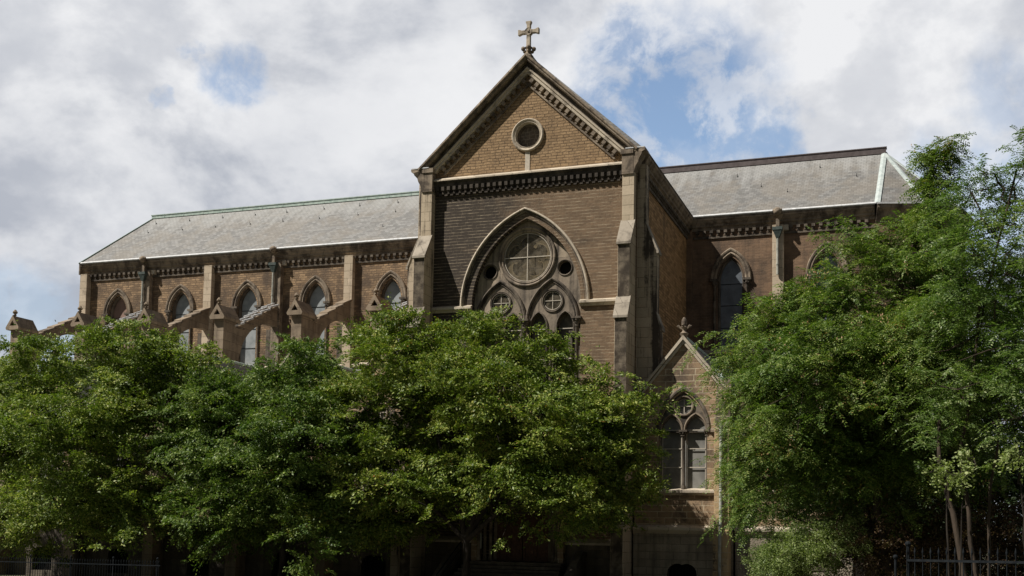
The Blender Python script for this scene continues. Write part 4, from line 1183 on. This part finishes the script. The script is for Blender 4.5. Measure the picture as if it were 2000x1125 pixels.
def branches(rs, stems, blobs, C, Bi, r0, twig=.012, maxtw=260, fork=None):
    """stems: list of trunks (list of points). Limbs run to every blob, twigs on to the sprays."""
    parts_t = MB(); parts_b = MB()
    nodes = []
    for si, st in enumerate(stems):
        P_ = [Vector(p) for p in st]; n = len(P_)
        # resample with slight wander
        Q = []
        for i in range(n-1):
            for j in range(4):
                f_ = j/4; q = P_[i].lerp(P_[i+1], f_)
                if i or j: q += Vector(rs.normal(size=3)*[.03, .03, 0])
                Q.append(q)
        Q.append(P_[-1])
        rads = [r0[si]*(1.25 if i == 0 else 1.-.62*i/len(Q)) for i in range(len(Q))]
        parts_t.tube([tuple(q) for q in Q], rads, 10)
        nodes += [(q, r_) for q, r_ in zip(Q, rads)]
    trunk_nodes = list(nodes)
    for bi, b in enumerate(blobs):
        tgt = Vector(b[:3])+Vector((0, 0, b[5]*.35))
        best = min(trunk_nodes[len(trunk_nodes)//4:] if fork is None else [t_ for t_ in trunk_nodes if t_[0].z >= fork], key=lambda t_: (t_[0]-tgt).length+1.2*max(0, t_[0].z-tgt.z+.8)*2)
        a, ra = best; dist = (tgt-a).length
        n = max(4, int(dist/.6)); pts = []; rr = []
        bow = Vector((0, 0, -.12*dist))
        for i in range(n+1):
            f_ = i/n; q = a.lerp(tgt, f_)+bow*math.sin(math.pi*f_)*.8+Vector(rs.normal(size=3)*.07*(0 if i == 0 else 1))
            pts.append(q); rr.append(max(.02, min(ra*.55, .018*dist+.035)*(1-.75*f_)))
        parts_b.tube([tuple(q) for q in pts], rr, 6)
        bn = list(zip(pts, rr))[1:]
        idx = np.where(Bi == bi)[0]; rs.shuffle(idx)
        k_ = max(4, int(maxtw*len(idx)/len(Bi)))
        for ii in idx[:k_]:
            t_ = Vector(C[ii]); a2, r2_ = min(bn, key=lambda q: (q[0]-t_).length+.3*abs(q[0].z-t_.z))
            m_ = a2.lerp(t_, .5)+Vector(rs.normal(size=3)*.08)+Vector((0, 0, -.05))
            parts_b.tube([tuple(a2), tuple(m_), tuple(t_)], [min(r2_*.6, .028), .016, twig*.6], 4, caps=False)
            bn.append((m_, .016))
    return parts_t, parts_b


def tree(name, label, group, seed, base, stems, blobs, r0, style, nspray, per, lm, bm='bark', crown='crown', fork=None, maxtw=260, kw=None, cat='tree', inner=.4, pods=0, spread=(.62, .62, .24)):
    rs = np.random.RandomState(seed)
    e = tag(empty(name, base), label, cat, group)
    B_ = np.array(base)
    blobs = [tuple(np.array(b[:3])-B_)+tuple(b[3:]) for b in blobs]
    stems = [[tuple(np.array(p)-B_) for p in st] for st in stems]
    top = stems[0][-1]
    C, O, Bi = spray_centres(rs, blobs, (top[0], top[1], top[2]-1.), nspray, inner, spread=spread)
    V = layered_leaves(rs, C, O, per, **(kw or {})) if style == 'layer' else pinnate_leaves(rs, C, O, per, **(kw or {}))
    leaf_mesh(crown, V, M[lm], e)
    if stems and r0:
        t_, b_ = branches(rs, stems, blobs, C, Bi, r0, fork=fork-B_[2] if fork is not None else None, maxtw=maxtw)
        P(t_, 'trunk', bm, e, smooth=60); P(b_, 'branches', bm, e, smooth=60)
    if pods:
        sel = C[rs.randint(0, len(C), pods//14)]; c = np.repeat(sel, 14, 0)+rs.normal(size=(len(sel)*14, 3))*.13
        n = len(c); t2 = unit(np.array([0, 0, -1.])+.35*rs.normal(size=(n, 3)))
        leaf_mesh('seed_pods', rhomb(c, t2, unit(rs.normal(size=(n, 3))), np.full(n, .085), np.full(n, .03)), M['leaf_pod'], e)
    return e


BL_C = [(-0.4, -6, 11.9, 1.8, 1.8, 1.8), (-3.4, -7, 11.7, 2.0, 2.0, 1.8), (2.4, -5, 10.4, 2.3, 2.3, 1.8), (5.6, -6, 9.8, 1.9, 1.9, 1.6), (-6.0, -7, 9.5, 1.9, 1.9, 1.9), (-3.0, -4, 9.0, 3.3, 3.3, 2.6), (2.6, -9, 7.8, 2.9, 2.9, 2.3), (4.5, -6, 7.3, 2.8, 2.8, 1.9), (-4.0, -7, 6.0, 2.9, 2.9, 1.7), (-1.0, -4, 6.2, 3.0, 3.0, 1.8), (4.2, -7, 5.2, 3.0, 3.0, 1.4), (-4.1, -5, 4.4, 2.5, 2.5, 1.3), (4.5, -5, 4.8, 2.4, 2.4, 1.3), (7.3, -6, 5.6, 1.0, 1.0, 0.8), (0.0, -6, 13.2, 1.0, 1.0, 1.0), (2.6, -6, 11.9, 1.4, 1.4, 1.2), (-3.2, -7, 13.0, 1.2, 1.2, 1.1), (-6.6, -6, 12.5, 1.0, 1.0, 1.0), (-4.6, -3, 10.7, 2.4, 2.4, 1.6), (-6.4, -6, 4.3, 2.5, 2.5, 1.1), (6.6, -7, 9.0, 1.0, 1.1, 1.1), (6.0, -5, 7.4, 1.2, 1.8, 1.8), (0.1, -9.0, 9.9, 2.3, 2.3, 2.1), (2.8, -3, 8.8, 2.8, 2.8, 2.0)]
BL_B = [(-9.5, -6, 10.8, 1.9, 2.1, 2.1), (-13.0, -5, 9.1, 2.5, 2.5, 1.9), (-14.6, -6, 9.8, 2.1, 2.1, 2.1), (-7.9, -8.5, 7.9, 2.7, 2.7, 2.2), (-12.2, -7, 6.6, 3.1, 3.1, 2.1), (-10.7, -5, 5.1, 3.4, 3.4, 2.0), (-13.0, -6, 3.5, 2.6, 2.6, 1.0), (-17.6, -3, 9.9, 2.0, 2.0, 1.7), (-12.4, -3, 10.1, 1.9, 1.9, 1.6), (-7.3, -7, 4.3, 2.2, 2.2, 1.1), (-9.8, -6, 12.1, 1.0, 1.3, 1.3), (-7.3, -5, 7.4, 2.1, 2.3, 2.3), (-16.0, -6, 7.4, 2.1, 2.4, 2.4), (-14.2, -7.5, 4.5, 2.6, 2.6, 1.4), (-7.2, -9.0, 2.8, 1.0, 1.0, 0.6)]
BL_A = [(-22.4, -6, 12.1, 2.1, 2.2, 2.2), (-27.5, -5, 11.6, 2.3, 2.3, 2.0), (-19.1, -6, 11.3, 2.3, 2.3, 2.3), (-22.2, -8, 8.7, 3.5, 3.5, 2.4), (-20.3, -5, 8.1, 3.1, 3.1, 2.5), (-28.2, -6, 8.4, 2.6, 2.7, 2.7), (-20.9, -7, 5.5, 3.5, 3.5, 2.0), (-26.3, -5, 4.7, 3.4, 3.4, 1.7), (-17.5, -5, 11.4, 1.4, 1.9, 1.9), (-18.1, -6, 4.7, 2.7, 2.7, 1.9), (-27.5, -6, 3.5, 2.5, 2.5, 1.1), (-28.2, -3, 11.3, 2.7, 2.7, 1.8), (-21.0, -3, 10.3, 2.6, 2.6, 1.7), (-21.8, -7, 3.9, 3.2, 3.2, 1.1), (-20.8, -6, 13.3, 1.7, 1.7, 1.4), (-26.1, -6, 12.9, 1.3, 1.3, 1.1), (-17.4, -6, 12.6, 1.4, 1.4, 1.1), (-31.9, -6, 9.3, 3.2, 3.5, 3.5), (-32.5, -3.5, 9.6, 2.6, 2.2, 2.2), (-29.8, -3.0, 7.4, 2.4, 2.0, 1.8), (-35.5, -5.5, 11.5, 2.6, 2.6, 2.2), (-27.6, -3., 9.3, 2.2, 1.8, 1.8)]
BL_D = [(15.8, -24, 9.2, 0.9, 0.9, 0.8), (17.2, -24, 9.9, 1.1, 1.1, 0.7), (19.0, -24, 10.9, 1.0, 1.0, 1.0), (15.5, -24, 7.5, 0.9, 1.0, 1.0), (17.0, -25.5, 7.7, 1.7, 1.7, 1.5), (19.2, -25, 8.2, 1.7, 1.7, 1.6), (15.6, -24, 5.8, 0.9, 1.0, 1.0), (17.1, -23, 5.6, 1.9, 1.9, 1.3), (19.2, -23.5, 5.7, 1.8, 1.8, 1.2), (14.8, -24, 8.5, 0.4, 0.4, 0.4), (15.3, -24.5, 4.4, 0.3, 0.6, 0.6), (17.6, -24, 11.9, 0.5, 0.5, 0.2), (20.4, -23, 10.0, 1.1, 1.1, 1.0)]
BL_Dshoot = [(19.6, -24, 11.7, .4, .4, .4), (19.7, -24, 12.2, .3, .3, .3), (19.8, -24, 12.6, .2, .25, .3), (19.84, -24, 13.0, .15, .2, .3), (19.86, -24, 13.4, .15, .2, .25), (19.86, -24, 13.75, .15, .15, .2), (19.7, -24, 13.95, .2, .15, .1), (20.15, -24, 14.05, .3, .15, .1)]
BL_E = [(21.8, -27, 12.5, 0.4, 0.6, 0.6), (21.2, -27, 12.3, 0.4, 0.4, 0.2), (21.4, -27, 11.2, 0.6, 0.6, 0.6), (20.7, -27, 11.8, 0.6, 0.6, 0.2), (20.6, -27, 10.7, 0.9, 0.9, 0.5), (21.6, -27, 10.1, 1.0, 1.1, 1.1), (21.0, -27, 8.9, 1.1, 1.1, 1.1), (21.7, -27, 7.6, 1.1, 1.3, 1.3), (20.7, -27, 6.9, 1.1, 1.3, 1.3)]
BL_F = [(18.8, -17, 4.7, 2.5, 2.5, 1.5), (21.1, -17, 5.2, 2.1, 2.1, 1.8), (17.0, -17, 5.1, 1.9, 1.9, 1.2), (22.0, -17, 7.7, 2.0, 2.3, 2.3), (19.9, -17, 7.4, 2.2, 2.2, 2.0), (23.5, -17, 9.3, 1.6, 4.0, 4.0), (22.3, -16, 4.5, 2.0, 2.0, 1.8), (23.6, -16, 5.3, 2.0, 2.5, 2.5), (20.3, -16, 3.1, 2.0, 2.0, 1.0), (22.7, -15, 3.0, 2.0, 2.0, 1.0)]
SH = [(16.4, -25, 3.1, 1.0, 1.0, 0.7), (15.8, -25, 2.7, 0.6, 0.6, 0.5), (17.2, -25, 3.4, 0.7, 0.7, 0.5)]
SHr = [(17.9, -24, 3.4, 1.1, 1.1, 0.8), (19.4, -24, 3.4, 1.2, 1.2, 0.7), (20.8, -24, 3.8, 1.2, 1.2, 0.8), (21.8, -24, 3.8, 0.9, 0.9, 0.9)]
PS = [(19.9, -30, 5.0, 0.3, 0.3, 0.2), (20.3, -30, 5.2, 0.2, 0.2, 0.2)]
PS2 = [(21.4, -30, 5.4, 0.3, 0.3, 0.2)]


GA = 'leafy trees in front of the church'
tree('hackberry_tree', 'wide green tree with a single dark trunk in front of the transept door', GA, 11, (-.68, -6, .25),
     [[(-.68, -6, .1), (-.7, -6, 3.3)], [(-.7, -6, 3.2), (-1.3, -6.2, 5.4), (-2.4, -6, 8.4)], [(-.66, -6, 3.2), (-.1, -6, 5.2), (.3, -6, 8.6), (.1, -6, 10.5)], [(-.64, -6, 3.1), (1.5, -6.3, 4.8), (4.4, -6.2, 6.8)], [(-.66, -6, 3.2), (.9, -5.6, 5.8), (2.6, -5.4, 9.)], [(-.72, -6, 3.1), (-2.6, -6.3, 4.9), (-4.6, -6.2, 7.)]],
     BL_C, [.25, .15, .15, .13, .13, .12], 'layer', 3300, 125, 'leaf', fork=3.1, maxtw=620, inner=.55)
tree('hackberry_tree', 'middle green tree of the left row, its slim dark trunk before the aisle wall', GA, 12, (-10.6, -6, .25),
     [[(-10.6, -6, .1), (-10.6, -6, 3.8)], [(-10.6, -6, 3.6), (-11.8, -6, 6.1), (-12.5, -6, 8.)], [(-10.6, -6, 3.6), (-9.6, -6.2, 6.6), (-9.4, -6, 9.6)]],
     BL_B, [.22, .15, .15], 'layer', 2900, 125, 'leafb', fork=3.3, maxtw=340)
tree('hackberry_tree', 'leftmost green tree, under the far end of the nave', GA, 13, (-23.2, -6, .25),
     [[(-23.2, -6, .1), (-23.2, -6, 4.)], [(-23.2, -6, 3.8), (-22.6, -6, 6.8), (-22.2, -6, 10.)], [(-23.2, -6, 3.8), (-24.6, -6, 6.6), (-26.4, -6, 9.6)], [(-23.2, -6, 3.8), (-20.4, -6, 6.6)]],
     BL_A, [.23, .16, .15, .14], 'layer', 3500, 120, 'leafc', fork=3.5, maxtw=340)
GB = 'feathery trees on the right'
tree('locust_tree', 'broad feathery green tree with drooping seed pods hiding the choir', GB, 21, (18.6, -24, 1.5),
     [[(18.62, -24, 1.3), (18.07, -24.0, 4.39), (17.42, -24.0, 5.63), (16.88, -24.0, 8.2)], [(18.9, -24.4, 1.3), (18.38, -24.5, 4.38), (18.63, -24.5, 6.96), (19.04, -24.5, 10.24), (19.65, -24, 12.2), (19.86, -24, 14.0)]],
     BL_D+BL_Dshoot, [.11, .12], 'pin', 3500, 13, 'leaf2', 'bark_pale', maxtw=300, pods=2200, spread=(.50, .50, .22))
tree('locust_tree', 'tall thin feathery tree rising at the right edge against the sky', GB, 22, (20.7, -27.6, 1.6),
     [[(20.62, -28, 1.4), (20.16, -28.0, 4.19), (19.88, -28.0, 5.37), (19.9, -27.6, 6.57)], [(20.85, -27.5, 1.4), (20.49, -27.5, 4.2), (20.3, -27.5, 5.64), (20.9, -27.2, 9.03), (21.7, -27, 12.4)], [(21.0, -27, 1.4), (20.95, -27.0, 3.98), (21.3, -27.0, 7.43)]],
     BL_E, [.08, .06, .05], 'pin', 620, 13, 'leaf3', 'bark_pale', maxtw=160)
tree('shade_tree', 'dark dense tree in deep shade behind the right hand trunks', GB, 23, (20.2, -17, 1.2),
     [[(20.2, -17, 1.), (20.2, -17, 3.5), (20.4, -17, 7.)], [(22.2, -17, 1.), (22.3, -17, 6.)], [(18.2, -17, 1.), (18., -17, 5.)]],
     BL_F, [.14, .12, .1], 'layer', 1500, 90, 'leaf_dark', maxtw=160)
tree('young_tree', 'small pale leaved sapling sprigs before the leaning right hand trunks', GB, 24, (20.0, -30, 1.75),
     [[(20.0, -30, 1.6), (20.0, -30, 3.4), (19.95, -30, 5.0)], [(20.1, -30, 1.6), (20.4, -30, 5.1)]],
     PS, [.03, .025], 'layer', 36, 42, 'leaf_shrub', maxtw=30, kw=dict(L=.075, Wd=.045, reach=.18), spread=(.16, .16, .12))
tree('young_tree', 'single pale leaved sapling at the far right edge', GB, 25, (21.5, -30, 1.75),
     [[(21.5, -30, 1.6), (21.5, -30, 3.6), (21.4, -30, 5.3)]], PS2, [.03], 'layer', 20, 42, 'leaf_shrub', maxtw=12, kw=dict(L=.075, Wd=.045, reach=.18), spread=(.16, .16, .12))
tree('shrub', 'rounded pale green shrub at the foot of the choir wall', 'shrubs at the lower right', 31, (16.4, -25, 1.5),
     [[(16.4, -25, 1.3), (16.4, -25, 2.4), (16.4, -25, 2.9)]], SH, [.03], 'layer', 700, 80, 'leaf_shrub', 'bark_pale', cat='shrub', kw=dict(L=.05, Wd=.028, reach=.22, droop=.1), maxtw=60, spread=(.22, .22, .14), crown='foliage')
tree('shrub', 'dark russet undergrowth shrub behind the iron railing', 'shrubs at the lower right', 32, (19.5, -24, 1.5),
     [[(19.5, -24, 1.3), (19.5, -24, 2.6), (19.5, -24, 3.2)]], SHr, [.03], 'layer', 900, 60, 'leaf_red', 'bark_pale', cat='shrub', kw=dict(L=.06, Wd=.035, reach=.3, droop=.1), maxtw=120, crown='foliage')

# ---------------------------------------------------------------- railings
def railing(name, label, p0, p1, h, pitch, r_=.012, post=2.4, spear=True):
    a, b = Vector(p0), Vector(p1); d_ = b-a; L = d_.length; u_ = d_/L
    e = tag(empty(name, tuple(a)), label, 'railing')
    ang = math.atan2(d_.y, d_.x); rot = Matrix.Rotation(ang, 3, 'Z'); slope = d_.z/math.hypot(d_.x, d_.y)
    def pt(s, z_, o_=0.): q = rot @ Vector((s, o_, 0)); return (q.x, q.y, z_+slope*s)
    for z_ in (h*.12, h-.14):
        mb = MB(); Lh = math.hypot(d_.x, d_.y); mb.loft([[pt(s, z_+q, o_) for q, o_ in ((-.02, -.02), (.02, -.02), (.02, .02), (-.02, .02))] for s in (0, Lh)]); P(mb, 'rail', 'iron', e)
    n = int(Lh/pitch)
    b0 = None
    me = None
    for i in range(n+1):
        s = i*pitch
        if me is None:
            mb = MB(); mb.tube([(0, 0, -.1), (0, 0, h-.05), (0, 0, h), (0, 0, h+.09)], [r_, r_, r_*1.9, .002], 6); me = P(mb, 'bar', 'iron', e); me.location = pt(s, 0)
        else: dup(me, e, pt(s, 0))
    s = 0
    while s <= Lh:
        mb = MB(); q = pt(s, 0, .03); mb.tube([(q[0], q[1], q[2]-.2), (q[0], q[1], q[2]+h+.1)], [.035, .03], 8); mb.ball((q[0], q[1], q[2]+h+.14), .05, 8); P(mb, 'post', 'iron', e); s += post
railing('iron_railing', 'dark iron railing under the left hand trees before the aisle wall', (-24.0, -15.6, .28), (-9.5, -17.2, .42), 1.62, .145)
railing('iron_railing', 'dark blue iron railing in the lower right corner among the trunks', (19.2, -35.2, 1.72), (22.6, -37.4, 1.78), 1.62, .15, .011, post=9.)
mb = MB(); q = (19.0, -34.6, 1.8); mb.tube([q, (q[0], q[1], 3.2)], [.025, .025], 8); mb.ball((q[0], q[1], 3.24), .045, 8)
tag(mb.build('railing_post', M['iron']), 'lone dark iron post left of the right hand railing', 'post')

# grass tufts along the churchyard
rs = np.random.RandomState(5); n = 26000
gx = rs.uniform(-24, 24, n); gy = rs.uniform(-34, -6, n); gzv = np.array([gz(a, b) for a, b in zip(gx, gy)])
c = np.stack([gx, gy, gzv+.06], 1); t_ = unit(np.array([0, 0, 1.])+.35*rs.normal(size=(n, 3)))
go = leaf_mesh('grass', rhomb(c, t_, unit(rs.normal(size=(n, 3))), rs.uniform(.12, .26, n), np.full(n, .02)), M['grass'], None)
tag(go, 'short rough grass growing in the shaded churchyard', 'grass', kind='stuff')
